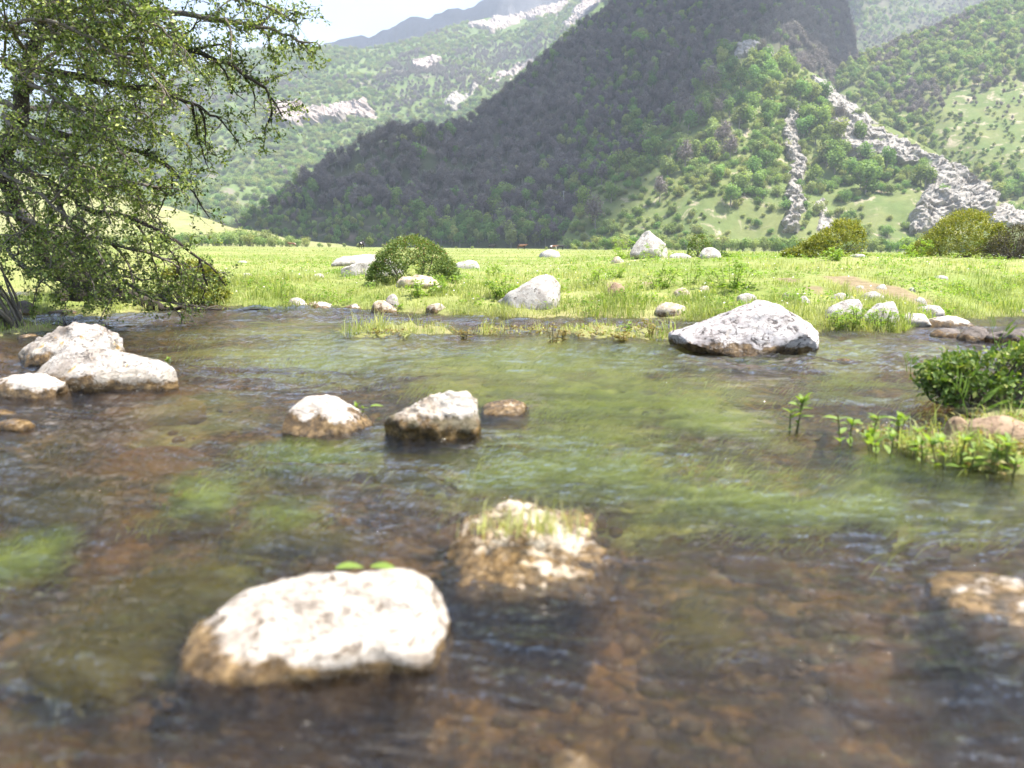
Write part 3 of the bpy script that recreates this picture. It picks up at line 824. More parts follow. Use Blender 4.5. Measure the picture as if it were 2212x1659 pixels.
# ------------------------------------------------------------------ far trees: shapes shared by single trees and by the forest
def crown(acc, n, cx, cz, rx, rz, lumps, size, seed, hollow=0.55):
    r = np.random.default_rng(seed)
    L = unit(r.normal(size=(lumps, 3))) * (r.random((lumps, 1)) ** 0.5)
    L = L * np.array([rx * 0.62, rx * 0.62, rz * 0.62]) + np.array([cx, 0, cz])
    k = r.integers(0, lumps, n)
    rad = (0.42 + 0.25 * r.random(lumps))[k]
    dv = unit(r.normal(size=(n, 3)))
    rr_ = (hollow + (1 - hollow) * r.random(n) ** 0.7)[:, None]
    p = L[k] + dv * rad[:, None] * np.array([rx, rx, rz]) * rr_
    nrm = unit(dv + 0.6 * r.normal(size=(n, 3)) + np.array([0, 0, 0.4]))
    d = unit(np.cross(nrm, r.normal(size=(n, 3))))
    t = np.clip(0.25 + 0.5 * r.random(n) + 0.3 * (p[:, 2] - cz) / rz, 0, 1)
    s = size * r.uniform(0.6, 1.35, n)
    leaves(acc, p - d * s[:, None] * 0.5, d, nrm, s, s * 0.8, t, 0.1)
def tree_mesh(name, kind, seed, leaf_mat):
    r = np.random.default_rng(seed)
    tr, cr = Acc(), Acc()
    if kind == 'tree':        # unit height 1
        tube(tr, [(0, 0, -0.1), (0.01, 0, 0.25), (0.02 * r.normal(), 0.02 * r.normal(), 0.6)], [0.028, 0.022, 0.01], 5)
        for k in range(4):
            a = r.uniform(0, 6.28); tube(tr, [(0, 0, 0.25 + 0.06 * k), (0.14 * math.cos(a), 0.14 * math.sin(a), 0.42 + 0.08 * k), (0.24 * math.cos(a), 0.24 * math.sin(a), 0.52 + .09 * k)], [0.012, 0.008, 0.003], 4)
        crown(cr, 620, 0, 0.60, 0.33, 0.40, 9, 0.075, seed)
    elif kind == 'shrub':
        for k in range(5):
            a = r.uniform(0, 6.28); tube(tr, [(0.05 * math.cos(a), 0.05 * math.sin(a), -0.1), (0.2 * math.cos(a), 0.2 * math.sin(a), 0.35), (0.35 * math.cos(a), 0.35 * math.sin(a), 0.6)], [0.02, 0.014, 0.005], 4)
        crown(cr, 700, 0, 0.48, 0.52, 0.46, 11, 0.085, seed, 0.4)
    elif kind == 'bare':
        tube(tr, [(0, 0, -0.1), (0.01, 0, 0.4), (0.03 * r.normal(), 0.03 * r.normal(), 0.97)], [0.022, 0.015, 0.004], 5)
        n = 60
        for k in range(n):
            z0 = r.uniform(0.28, 0.88); a = r.uniform(0, 6.28); ln = (1.0 - z0) * 0.36 + 0.07
            e = np.array([math.cos(a) * ln, math.sin(a) * ln, z0 + ln * r.uniform(0.5, 1.2)])
            tube(tr, [(0, 0, z0), (e * np.array([.5, .5, 0]) + np.array([0, 0, z0 + (e[2] - z0) * .4])), e], [0.007, 0.005, 0.002], 3)
        crown(cr, 640, 0, 0.62, 0.30, 0.38, 9, 0.055, seed, 0.3)
    elif kind == 'conifer':
        tube(tr, [(0, 0, -0.1), (0, 0, 0.95)], [0.025, 0.004], 5)
        n = 520
        z = 0.12 + 0.86 * r.random(n) ** 1.2; a = r.uniform(0, 6.28, n); rad = (1 - z) * 0.27 * r.uniform(0.4, 1, n)
        p = np.stack([rad * np.cos(a), rad * np.sin(a), z - rad * 0.3], 1)
        d = np.stack([np.cos(a), np.sin(a), np.full(n, -0.35)], 1)
        leaves(cr, p, d, np.tile([0, 0, 1.0], (n, 1)) + 0.3 * r.normal(size=(n, 3)), 0.08, 0.045, r.random(n))
    Vt, Vc = np.concatenate(tr.V), np.concatenate(cr.V)
    Ft = np.concatenate(tr.F); Fc = np.concatenate(cr.F) + len(Vt)
    return mesh_data(name, np.concatenate([Vt, Vc]), [Ft, Fc], [M_bark_far, leaf_mat], True, {'tint': np.concatenate(tr.T + cr.T)},
                     np.concatenate([np.zeros(len(Ft)), np.ones(len(Fc))]))
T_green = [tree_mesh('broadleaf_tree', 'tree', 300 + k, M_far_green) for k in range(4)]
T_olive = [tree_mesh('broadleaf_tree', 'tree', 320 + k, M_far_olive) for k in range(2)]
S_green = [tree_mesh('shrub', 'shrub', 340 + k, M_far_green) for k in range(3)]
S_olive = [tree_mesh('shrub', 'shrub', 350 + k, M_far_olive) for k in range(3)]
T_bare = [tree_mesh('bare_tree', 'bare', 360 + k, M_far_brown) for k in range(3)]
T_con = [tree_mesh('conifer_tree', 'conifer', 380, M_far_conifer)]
def place(meshes, p, h, name, label, cat, group, wid=1.0, rz=None):
    o = bpy.data.objects.new(name, random.choice(meshes))
    o.location = p; s = h * random.uniform(0.9, 1.1)
    o.scale = (s * wid, s * wid, s); o.rotation_euler = (random.uniform(-.06, .06), random.uniform(-.06, .06), random.uniform(0, 6.28) if rz is None else rz)
    link(o); tag(o, label, cat, group)
    return o

# hedgerow of shrubs where the meadow meets the slopes
for row in range(2):
    u = 1238 + row * 8
    while u < 2290:
        Y = 292 + row * 8 + random.uniform(-4, 4)
        top = np.interp(u, [1238, 1300, 1370, 1460, 1700, 2000, 2290], [520, 506, 502, 508, 507, 512, 512]) + random.uniform(-5, 9) + (0 if row else 6)
        d = P(u, top, Y); z = 0.5
        place(S_green + S_olive, (d.x, Y, z), max(2.0, d.z - z) * 1.08, 'hedgerow_shrub', 'green shrub in the long hedgerow below the rocky spur', 'shrub', 'hedgerow below the rocky spur', 0.95)
        u += random.uniform(17, 27)
for row in range(3):
    u = -80 + row * 10
    while u < 765:
        Y = 288 + row * 14 + random.uniform(-4, 4)
        top = np.interp(u, [-100, 380, 480, 520, 600, 680, 765], [500, 500, 490, 484, 502, 516, 529]) + random.uniform(-4, 6) + (2 - row) * 8
        d = P(u, top, Y); z = h1(d.x, Y) - 0.2
        if d.z - z > 0.6:
            place(S_green + S_olive, (d.x, Y, z), max(1.2, d.z - z) * 1.08, 'hillfoot_shrub', 'pale green shrub along the foot of the grassy hill', 'shrub', 'shrubs at the foot of the grassy hill', 1.0)
        u += random.uniform(20, 34)
d = P(800, 513, 280); place(T_green, (d.x, 280, 0.4), d.z * 1.05, 'meadow_tree', 'small round tree standing alone on the meadow edge beside the dome bush', 'tree', None, 1.25)
for (u, top, wd) in ((775, 524, 1.0), (1020, 531, .9), (1242, 530, 1.3), (985, 532, .9), (830, 526, 1.1), (1180, 533, 0.8)):
    d = P(u, top, 284); place(S_olive, (d.x, 284, 0.35), max(0.9, d.z - .35) * 1.1, 'meadow_shrub', 'low rounded shrub on the far meadow edge before the shaded mountain', 'shrub', 'low shrubs on the far meadow edge', wd * 1.2)
# two dark conifers at the left foot of the shaded mountain
for (u, top, lab) in ((634, 418, 'left one of two dark conifers at the foot of the shaded mountain'), (656, 420, 'right one of two dark conifers at the foot of the shaded mountain')):
    hh = hit(u, 455); q = hh[0]
    tp = P(u, top, q.y); place(T_con, (q.x, q.y, q.z - 1), max(8, tp.z - q.z + 1), 'conifer_tree', lab, 'tree', 'pair of dark conifers', 1.0)

# picked single trees that stand out on the spur
PICK = [(1355, 392, 365, T_bare, 'pale leafless tree topping the others at the edge of the shade'), (1285, 500, 418, T_bare, 'tall tan leafless tree just above the hedgerow'),
        (1480, 372, 290, T_bare, 'grey leafless tree on the sunny middle of the spur'), (1425, 440, 380, T_bare, 'thin leafless tree on the lit lower slope'),
        (1775, 300, 228, T_green, 'large dark green tree in the gully above the thin rock rib'), (1870, 420, 340, T_green, 'big dark green tree under the grey cliff band'),
        (1812, 340, 300, T_green, 'round green tree between the rock rib and the cliff'), (1600, 235, 190, T_green, 'rounded blue-green tree near the top of the spur')]
for (u, vb, vt, ms, lab) in PICK:
    hh = hit(u, vb)
    if hh:
        q = hh[0]; tp = P(u, vt, q.y)
        place(ms, (q.x, q.y, q.z - 0.5), tp.z - q.z + .5, 'slope_tree', lab, 'tree', 'single trees on the rocky spur', 1.1 if ms is T_green else .95)

# ------------------------------------------------------------------ forest
def sample(name, spacing, seed, umin=-150, umax=2400, vmax=560, vmin=-140):
    T = TERR[name]; r = np.random.default_rng(seed)
    V, F = T['V'], T['F'][T['front']]
    a, b, c, d = (V[F[:, k]] for k in range(4))
    area = 0.5 * np.linalg.norm(np.cross(c - a, d - b), axis=1)
    n = int(area.sum() / spacing ** 2)
    k = r.choice(len(F), n, p=area / area.sum())
    s, t = r.random((n, 1)), r.random((n, 1))
    p = (a[k] * (1 - s) + b[k] * s) * (1 - t) + (d[k] * (1 - s) + c[k] * s) * t
    uv = project(p)
    ok = (uv[:, 0] > umin) & (uv[:, 0] < umax) & (uv[:, 1] > vmin) & (uv[:, 1] < vmax) & (p[:, 2] > 0.3)
    for q in CLIFF_POLYS:
        ok &= ~in_poly(uv, q) | (r.random(len(uv)) < 0.12)
    return p[ok], uv[ok], r
def gn_forest(name, label, meshes, pts, scale, wid, seed):
    """one object of kind stuff: trees too many and too small to tell apart"""
    r = np.random.default_rng(seed)
    me = bpy.data.meshes.new(name)
    me.vertices.add(len(pts)); me.vertices.foreach_set('co', np.asarray(pts, np.float32).ravel())
    sc = np.stack([scale * wid, scale * wid, scale], 1).astype(np.float32)
    at = me.attributes.new('tsize', 'FLOAT_VECTOR', 'POINT'); at.data.foreach_set('vector', sc.ravel())
    rt = np.zeros((len(pts), 3), np.float32); rt[:, 2] = r.uniform(0, 6.28, len(pts)); rt[:, :2] = r.normal(0, .05, (len(pts), 2))
    at = me.attributes.new('trot', 'FLOAT_VECTOR', 'POINT'); at.data.foreach_set('vector', rt.ravel())
    at = me.attributes.new('tidx', 'INT', 'POINT'); at.data.foreach_set('value', r.integers(0, len(meshes), len(pts)).astype(np.int32))
    o = bpy.data.objects.new(name, me); link(o); tag(o, label, 'forest', kind='stuff')
    ng = bpy.data.node_groups.new(name, 'GeometryNodeTree')
    ng.interface.new_socket('Geometry', in_out='INPUT', socket_type='NodeSocketGeometry')
    ng.interface.new_socket('Geometry', in_out='OUTPUT', socket_type='NodeSocketGeometry')
    N, L = ng.nodes, ng.links
    gi, go = N.new('NodeGroupInput'), N.new('NodeGroupOutput')
    jn = N.new('GeometryNodeJoinGeometry')
    for m in meshes:
        proto = PROTO.get(m.name)
        if proto is None:
            proto = bpy.data.objects.new(m.name + '_shape', m); PROTO[m.name] = proto
        oi = N.new('GeometryNodeObjectInfo'); oi.inputs['Object'].default_value = proto
        oi.inputs['As Instance'].default_value = True
        L.new(oi.outputs['Geometry'], jn.inputs[0])
    ip = N.new('GeometryNodeInstanceOnPoints'); ip.inputs['Pick Instance'].default_value = True
    def na(nm, ty):
        x = N.new('GeometryNodeInputNamedAttribute'); x.data_type = ty; x.inputs['Name'].default_value = nm
        return x.outputs['Attribute']
    L.new(gi.outputs[0], ip.inputs['Points']); L.new(jn.outputs[0], ip.inputs['Instance'])
    L.new(na('tidx', 'INT'), ip.inputs['Instance Index']); L.new(na('tsize', 'FLOAT_VECTOR'), ip.inputs['Scale'])
    L.new(na('trot', 'FLOAT_VECTOR'), ip.inputs['Rotation'])
    L.new(ip.outputs[0], go.inputs[0])
    md = o.modifiers.new('scatter', 'NODES'); md.node_group = ng
    return o
PROTO = {}
n_single = 0
FOREST = {'g': [[], []], 'b': [[], []], 's': [[], []]}
def add_forest(key, p, s): FOREST[key][0].append(p); FOREST[key][1].append(s)
# the shaded mountain: mixed green and leafless crowns
p, uv, r = sample('mountain_forested', 5.2, 401)
brown = fbm(p * 0.016, 3, 403) + 0.25 * (p[:, 2] - 120) / 200 + 0.45 * r.normal(size=len(p)) > -0.85 + .6 * sstep(330, 500, uv[:, 1])
sz = r.uniform(6.5, 12, len(p)) * (0.8 + 0.45 * np.abs(fbm(p * .05, 2, 404)))
lo = (uv[:, 1] > 455) & (uv[:, 0] < 900)
sz[lo] *= 0.55
add_forest('g', p[~brown], sz[~brown]); add_forest('b', p[brown], sz[brown] * 1.05)
# side ridge and far mountain
p, uv, r = sample('sunlit_side_ridge', 7.5, 411); k = r.random(len(p)) < 0.75
add_forest('s', p[k], r.uniform(5, 10, k.sum())); add_forest('b', p[~k], r.uniform(6, 9, (~k).sum()))
p, uv, r = sample('far_mountain', 8.6, 421)
dens = fbm(p * 0.006, 3, 423); br = (fbm(p * 0.0055 + 30, 3, 427) + 0.2 * r.normal(size=len(p)) > 0.18) & (uv[:, 1] > 70)
k = dens + 0.6 * r.random(len(p)) > -0.35
add_forest('s', p[k & ~br], r.uniform(6, 13, (k & ~br).sum())); add_forest('b', p[br], r.uniform(8, 13, br.sum()))
p, uv, r = sample('high_valley_slope', 10, 431, 1500); k = fbm(p * 0.01, 3, 433) + 0.4 * r.normal(size=len(p)) > 0.1
add_forest('b', p[k], r.uniform(8, 13, k.sum())); add_forest('g', p[~k], r.uniform(8, 13, (~k).sum()))
p, uv, r = sample('grassy_hill', 16, 441); add_forest('s', p, r.uniform(1, 2.6, len(p)))
# right hillside: woods above, open scrub to the right
p, uv, r = sample('right_hillside', 5.6, 451)
open_ = sstep(140, 260, uv[:, 1]) * sstep(1980, 2080, uv[:, 0]) * (1 - sstep(330, 420, uv[:, 1]))
k = r.random(len(p)) > open_ * 0.5
br = (fbm(p * 0.013, 3, 453) + 0.35 * r.normal(size=len(p)) > 0.1) & (uv[:, 1] < 260)
sz = r.uniform(6, 11, len(p)) * (1 - 0.55 * open_)
add_forest('b', p[k & br], sz[k & br]); add_forest('g', p[k & ~br], sz[k & ~br])
# the spur: scrub; its biggest trees are single objects
p, uv, r = sample('rocky_spur', 4.6, 461)
den = fbm(p * 0.02, 3, 463) + 0.5 * r.normal(size=len(p)) + 0.35 * sstep(1560, 1400, uv[:, 0]) + 0.2 * sstep(300, 150, uv[:, 1])
k = den > -0.22
p, uv, den = p[k], uv[k], den[k]
crest = sstep(0.0, 1.0, (uv[:, 0] - 1700) / 60) * (uv[:, 1] < np.interp(uv[:, 0], [1600, 1760, 1905, 2010, 2110, 2180], [120, 185, 292, 345, 412, 462]))
sz = np.clip(np.exp(r.normal(1.62, .42, len(p))), 1.8, 11) * (1 - 0.72 * crest) * np.interp(uv[:, 1], [100, 350, 500], [1.15, 1.0, 0.7])
big = np.argsort(-sz)
vis = []
for i in big:
    if len(vis) >= 130: break
    uvi = uv[i]
    if not (-20 < uvi[0] < 2230 and 0 < uvi[1] < 500): continue
    hh = hit(*uvi)
    if hh and (hh[0] - Vector(p[i])).length < 12: vis.append(i)
for i in vis:
    b_ = (uv[i][0] < 1560 and random.random() < 0.3) or random.random() < 0.06
    hgt = sz[i] * (1.35 if not b_ else 1.6)
    if b_: place(T_bare, tuple(p[i] - [0, 0, .4]), hgt, 'leafless_tree', 'leafless greyish tree among the scrub of the sunlit spur', 'tree', 'leafless trees on the sunlit spur')
    elif random.random() < 0.6: place(T_green, tuple(p[i] - [0, 0, .4]), hgt, 'broadleaf_tree', 'dark green broadleaf tree on the sunlit rocky spur', 'tree', 'broadleaf trees on the sunlit spur', 1.15)
    else: place(T_olive, tuple(p[i] - [0, 0, .4]), hgt, 'olive_green_tree', 'paler olive green tree on the sunlit rocky spur', 'tree', 'olive green trees on the sunlit spur', 1.15)
rest = np.ones(len(p), bool); rest[vis] = False
add_forest('s', p[rest], sz[rest])
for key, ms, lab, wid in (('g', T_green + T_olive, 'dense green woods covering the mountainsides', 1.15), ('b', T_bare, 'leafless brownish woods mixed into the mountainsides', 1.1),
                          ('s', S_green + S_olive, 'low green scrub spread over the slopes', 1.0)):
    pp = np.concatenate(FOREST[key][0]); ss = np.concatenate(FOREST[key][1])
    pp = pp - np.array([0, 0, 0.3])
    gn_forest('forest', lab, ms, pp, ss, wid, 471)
    print('forest', key, len(pp))

# ------------------------------------------------------------------ unseen clouds, outlines shaped to put the slopes in shade
def cloud(polys, names, zc, rad, step, label, seed):
    r = np.random.default_rng(seed)
    cs = []
    for poly in polys:
        poly = np.array(poly, float)
        u0, v0 = poly.min(0); u1, v1 = poly.max(0)
        for u in np.arange(u0, u1, step):
            for v in np.arange(v0, v1, step):
                uv = np.array([u, v]) + r.uniform(-.5, .5, 2) * step
                if not in_poly(uv[None], poly)[0]: continue
                hh = hit(*uv, names)
                if hh:
                    k = (zc - hh[0].z) / SUN.z
                    cs.append(np.array(hh[0] + SUN * k))
    cs = np.array(cs)
    key = np.round(cs[:, :2] / (rad * 0.5)).astype(int)
    _, ix = np.unique(key, axis=0, return_index=True)
    cs = cs[ix]
    bm = bmesh.new()
    for c in cs:
        s = rad * r.uniform(0.75, 1.15)
        bmesh.ops.create_icosphere(bm, subdivisions=1, radius=s, matrix=Matrix.Translation(Vector(c) + Vector((0, 0, r.uniform(-.2, .6) * rad))))
    me = bpy.data.meshes.new('cloud'); bm.to_mesh(me); bm.free()
    o = bpy.data.objects.new('cloud', me); link(o)
    md = o.modifiers.new('merge', 'REMESH'); md.mode = 'VOXEL'; md.voxel_size = rad * 0.35; md.use_smooth_shade = True
    b = NB('cloud_white'); me.materials.append(b.done(b.bsdf((0.85, 0.86, 0.88), 1.0, None, 0.0)))
    tag(o, label, 'cloud', kind='structure')
SHADE = [(540, 505), (640, 420), (720, 345), (840, 312), (1000, 275), (1100, 197), (1210, 100), (1330, 0), (1420, -80), (1560, -140), (1900, -140), (1862, -20), (1832, 50), (1838, 128), (1790, 128), (1760, 75), (1690, 62), (1640, 60), (1585, 105),
         (1560, 190), (1460, 290), (1350, 385), (1270, 455), (1235, 528), (900, 533), (700, 530), (600, 515)]
cloud([SHADE], ['mountain_forested', 'rocky_spur', 'high_valley_slope'], 1500, 26, 17, 'white cloud out of view, shaped to shade the forested mountain', 501)
cloud([[(560, 130), (690, 96), (820, 62), (960, 24), (1045, 6), (1070, 20), (960, 62), (840, 94), (700, 98)]], ['distant_crag_ridge'], 2400, 70, 12, 'white cloud out of view, shaped to shade the distant crag ridge', 503)

# ------------------------------------------------------------------ boulders and stones
_ico = {}
def ico(sub):
    if sub not in _ico:
        bm = bmesh.new(); bmesh.ops.create_icosphere(bm, subdivisions=sub, radius=1.0)
        bm.verts.ensure_lookup_table()
        V = np.array([v.co[:] for v in bm.verts]); F = np.array([[v.index for v in f.verts] for f in bm.faces])
        E = np.array([[v.index for v in e.verts] for e in bm.edges]); bm.free()
        _ico[sub] = (V, F, E)
    return _ico[sub]
def smooth_mesh(V, E, it, k=0.5):
    for _ in range(it):
        S = np.zeros_like(V); n = np.zeros(len(V))
        np.add.at(S, E[:, 0], V[E[:, 1]]); np.add.at(S, E[:, 1], V[E[:, 0]])
        np.add.at(n, E[:, 0], 1); np.add.at(n, E[:, 1], 1)
        V = V * (1 - k) + k * S / n[:, None]
    return V
def normals(V, F):
    fn = np.cross(V[F[:, 1]] - V[F[:, 0]], V[F[:, 2]] - V[F[:, 0]])
    N = np.zeros_like(V)
    for k in range(3): np.add.at(N, F[:, k], fn)
    return unit(N)
def rock_shape(hull_pts, center, half, sub, seed, rough, smooth_it, fine=0.4, strat=0.0, cuts=11):
    bm = bmesh.new()
    for p in hull_pts: bm.verts.new(p)
    res = bmesh.ops.convex_hull(bm, input=bm.verts)
    bmesh.ops.delete(bm, geom=[g for g in res['geom_interior'] if isinstance(g, bmesh.types.BMVert)], context='VERTS')
    bmesh.ops.triangulate(bm, faces=bm.faces)
    tree = BVHTree.FromBMesh(bm); bm.free()
    D, F, E = ico(sub)
    D = D * np.array(half)
    D = unit(D)
    c = Vector(center); V = np.zeros_like(D)
    for i, d in enumerate(D):
        loc, n, ix, dist = tree.ray_cast(c, Vector(d))
        V[i] = loc if loc is not None else c + Vector(d) * min(half) * .5
    rq = np.random.default_rng(seed + 77)
    for k in range(cuts):
        nrm = unit(rq.normal(size=3) * np.array([1.0, 1.2, 0.7]) + np.array([0, -0.35, 0.25]))
        pr = (V - np.array(center)) @ nrm
        lim = pr.max() * rq.uniform(0.74, 0.93)
        V = V - np.maximum(pr - lim, 0)[:, None] * nrm * 0.92
    V = smooth_mesh(V, E, smooth_it)
    size = max(half)
    N = normals(V, F)
    q = V / size
    n = fbm(q * 1.9 + seed, 4, seed) * 0.6 + 0.45 * ridged(q * 2.6 + seed * 1.7, 3, seed + 3) - 0.2
    if strat: n = n + strat * vnoise(xyz(q[:, 0] * 0.8, q[:, 1] * 0.8, q[:, 2] * 9 + q[:, 0] * 2), seed + 8)
    V = V + N * (n * rough * size)[:, None]
    N = normals(V, F)
    n2 = fbm(q * 9 + seed, 4, seed + 5, 0.6)
    V = V + N * (n2 * rough * fine * size)[:, None]
    return V, F
def boulder(sil, label, mat=None, thick=0.75, sub=3, rough=0.07, smooth_it=1, seed=None, sink=0.12, jit=0.11, name='boulder', cat='boulder', group=None, fine=0.6, strat=0.0, yfront=None, water=True, front_top=0.62, flare=0.0, cuts=11):
    """a stone standing where its outline's foot meets the ground; outline given left to right over the top"""
    mat = mat or M_rock_pale
    seed = seed if seed is not None else int(abs(sil[0][0] * 13 + sil[0][1] * 7)) % 9973
    r = np.random.default_rng(seed)
    us = [p[0] for p in sil]; vs = [p[1] for p in sil]
    uc, vb = (min(us) + max(us)) / 2, max(vs)
    g = GH(uc, vb, water) if yfront is None else P(uc, vb, yfront)
    Yf = g.y
    wpx = max(us) - min(us)
    wid = wpx / FPX * Yf
    d = thick * wid
    Yc = Yf + d * 0.5
    zb = g.z
    S = np.array([tuple(P(u, v, Yc)) for (u, v) in sil])
    # the foot of the outline lies on the ground, not where the far plane puts it
    xc = (S[:, 0].min() + S[:, 0].max()) / 2
    top = S[:, 2].max(); hh = max(top - zb, 0.03)
    S[:, 2] = np.maximum(S[:, 2], zb)
    pts = [S]
    for (fy, kx, kz) in ((-0.32, 0.88, front_top + .1), (-0.5, 0.72, front_top * 0.35), (0.32, 0.82, 0.72), (0.5, 0.6, 0.3)):
        L = S.copy(); L[:, 0] = xc + (S[:, 0] - xc) * kx; L[:, 1] = Yc + fy * d; L[:, 2] = zb + (S[:, 2] - zb) * kz
        L += r.normal(size=L.shape) * np.array([wid, d, hh]) * jit
        L[:, 2] = np.minimum(L[:, 2], zb + (S[:, 2] - zb) * 0.98 + 0.0)
        pts.append(L)
    fl = 1 + flare
    for (fy, kx) in ((-0.45 * fl, 0.8 * fl), (0, 1.0 * fl), (0.45 * fl, 0.7 * fl)):
        B = np.array([[xc - wid * 0.5 * kx, Yc + fy * d, zb - sink], [xc + wid * 0.5 * kx, Yc + fy * d, zb - sink]]); pts.append(B)
    pts = np.concatenate(pts)
    cen = (xc, Yc, zb + hh * 0.25)
    V, F = rock_shape([tuple(p) for p in pts], cen, (wid / 2, d / 2, (hh + sink) / 2), sub, seed, rough, smooth_it, fine, strat, cuts)
    loc = np.array([xc, Yc, zb])
    o = mesh_obj(name, V - loc, F, mat, None, True, None, tuple(loc))
    tag(o, label, cat, group)
    return o

# --- in the stream
boulder([(45, 788), (55, 752), (100, 728), (132, 706), (180, 696), (212, 700), (240, 722), (262, 742), (266, 768), (258, 788)], 'craggy pale boulder at the back of the left trio', M_rock_lichen, 0.6, 5, 0.075, 1, fine=0.65, strat=.2, flare=0.1, sink=0.2)
boulder([(95, 826), (104, 790), (128, 748), (150, 742), (220, 752), (300, 772), (352, 784), (380, 797), (386, 806), (220, 840)], 'long wedge boulder with yellow lichen spots in the left trio', M_rock_lichen, 0.42, 5, 0.035, 2, flare=0.2, sink=0.2)
boulder([(-60, 846), (-30, 822), (10, 818), (60, 808), (92, 806), (120, 822), (148, 840), (150, 846), (40, 858)], 'white low boulder cut by the left picture edge', M_rock_water, 0.55, 4, 0.045, 2, flare=0.3, sink=0.2)
boulder([(638, 920), (646, 872), (660, 856), (700, 850), (728, 856), (746, 882), (764, 908), (790, 924), (700, 933)], 'rounded white stone with a wet brown foot in midstream', M_rock_water, 0.8, 5, 0.04, 2, flare=0.3, sink=0.2)
boulder([(840, 940), (852, 910), (872, 896), (900, 884), (930, 860), (960, 848), (1010, 846), (1030, 866), (1034, 888), (960, 928), (880, 947)], 'blocky white stone with dark mossy base beside the rounded one', M_rock_mossy, 0.42, 5, 0.09, 1, front_top=.5, cuts=5, flare=0.22, sink=0.2)
boulder([(1035, 884), (1050, 870), (1090, 865), (1130, 868), (1138, 880), (1090, 890)], 'flat tan stone just breaking the surface beside the blocky stone', M_rock_mottled, 0.8, 4, 0.04, 2, flare=0.5)
boulder([(412, 1440), (432, 1368), (470, 1322), (560, 1290), (680, 1268), (800, 1256), (880, 1252), (915, 1276), (940, 1300), (995, 1326), (940, 1380), (780, 1440), (600, 1482), (470, 1470)],
        'largest white boulder in the near water, out of focus', M_rock_near, 0.85, 5, 0.04, 2, front_top=0.42, flare=.15, sink=.2, cuts=2, jit=.04, fine=.6)
boulder([(950, 1225), (985, 1172), (1040, 1138), (1120, 1124), (1190, 1126), (1240, 1150), (1290, 1180), (1325, 1210), (1260, 1250), (1100, 1272)], 'mottled brown and cream boulder with grass on top in near water', M_rock_mottled, 1.25, 5, 0.085, 1, front_top=.4, flare=.3, sink=.2, cuts=3, fine=.8)
boulder([(2040, 1345), (2066, 1306), (2110, 1290), (2200, 1288), (2330, 1290), (2370, 1330), (2300, 1375), (2130, 1385)], 'cream stone cut by the right picture edge in near water', M_rock_near, 1.1, 4, 0.03, 2, front_top=.4, cuts=3, flare=0.2, sink=0.25)
boulder([(1165, 1670), (1185, 1640), (1225, 1622), (1265, 1630), (1295, 1665), (1230, 1720)], 'small cream stone at the bottom edge of the picture', M_rock_water, 0.8, 4, 0.04, 2, flare=0.2, sink=0.2)
boulder([(1444, 736), (1470, 718), (1530, 688), (1600, 660), (1640, 646), (1672, 652), (1720, 678), (1752, 700), (1766, 722), (1766, 744), (1690, 752), (1630, 762), (1540, 754)],
        'large pitted white boulder at the far water edge', M_rock_pit, 0.55, 5, 0.035, 1, front_top=0.52, fine=.7)
boulder([(2072, 734), (2085, 714), (2110, 702), (2128, 704), (2136, 720), (2134, 736)], 'dark brown stone in the right channel', M_rock_dark, 0.8, 4, 0.05, 2)
boulder([(2140, 742), (2150, 722), (2185, 710), (2240, 712), (2290, 730), (2290, 744)], 'black wet rock at the right edge behind the water shrub', M_rock_dark, 0.6, 4, 0.07, 2)
boulder([(1986, 706), (2010, 690), (2052, 680), (2078, 684), (2092, 698), (2090, 707)], 'smooth flat white slab sloping into the right channel', M_rock_water, 0.7, 4, 0.03, 2)
boulder([(2000, 722), (2030, 710), (2060, 708), (2080, 716), (2040, 726)], 'low brown wet stone in front of the white slab', M_rock_dark, 0.7, 3, 0.04, 2)
boulder([(1808, 781), (1818, 776), (1832, 775), (1844, 780), (1828, 783)], 'tiny dark stone alone in the right channel', M_rock_dark, 1.2, 3, 0.06, 2, sink=.03)
boulder([(38, 730), (48, 722), (66, 720), (84, 726), (86, 731)], 'small pale stone in the grass at the left water edge', M_rock_water, 0.8, 3, 0.05, 2)
boulder([(18, 676), (34, 656), (52, 646), (70, 650), (78, 668), (76, 680)], 'dark rounded stone behind the pale shrub', M_rock_dark, 0.8, 3, 0.06, 2)
boulder([(100, 676), (120, 668), (150, 668), (172, 674), (168, 680), (120, 682)], 'flat brown stone under the tree roots', M_rock_dark, 0.8, 3, 0.05, 2)
boulder([(-20, 918), (10, 906), (40, 904), (64, 910), (70, 918), (30, 926)], 'low brown stone at the left edge below the white boulder', M_rock_dark, 0.7, 3, 0.05, 2)
boulder([(-30, 896), (-5, 884), (20, 886), (36, 894), (10, 902)], 'brown pebble at the left edge nearest the white boulder', M_rock_dark, 0.8, 3, 0.05, 2)
# --- brown smooth two-humped stone on the planted spit
boulder([(2028, 962), (2042, 912), (2050, 892), (2062, 890), (2076, 904), (2100, 918), (2108, 940), (2100, 965)], 'smooth tan upright stone among the plants at the right', M_rock_brown, 0.5, 4, 0.025, 2, name='smooth_stone', sink=.1)
boulder([(2080, 968), (2100, 918), (2130, 902), (2165, 894), (2190, 902), (2225, 930), (2240, 968)], 'smooth tan rounded stone beside the upright one at the right edge', M_rock_brown, 0.6, 4, 0.025, 2, name='smooth_stone', sink=.1)
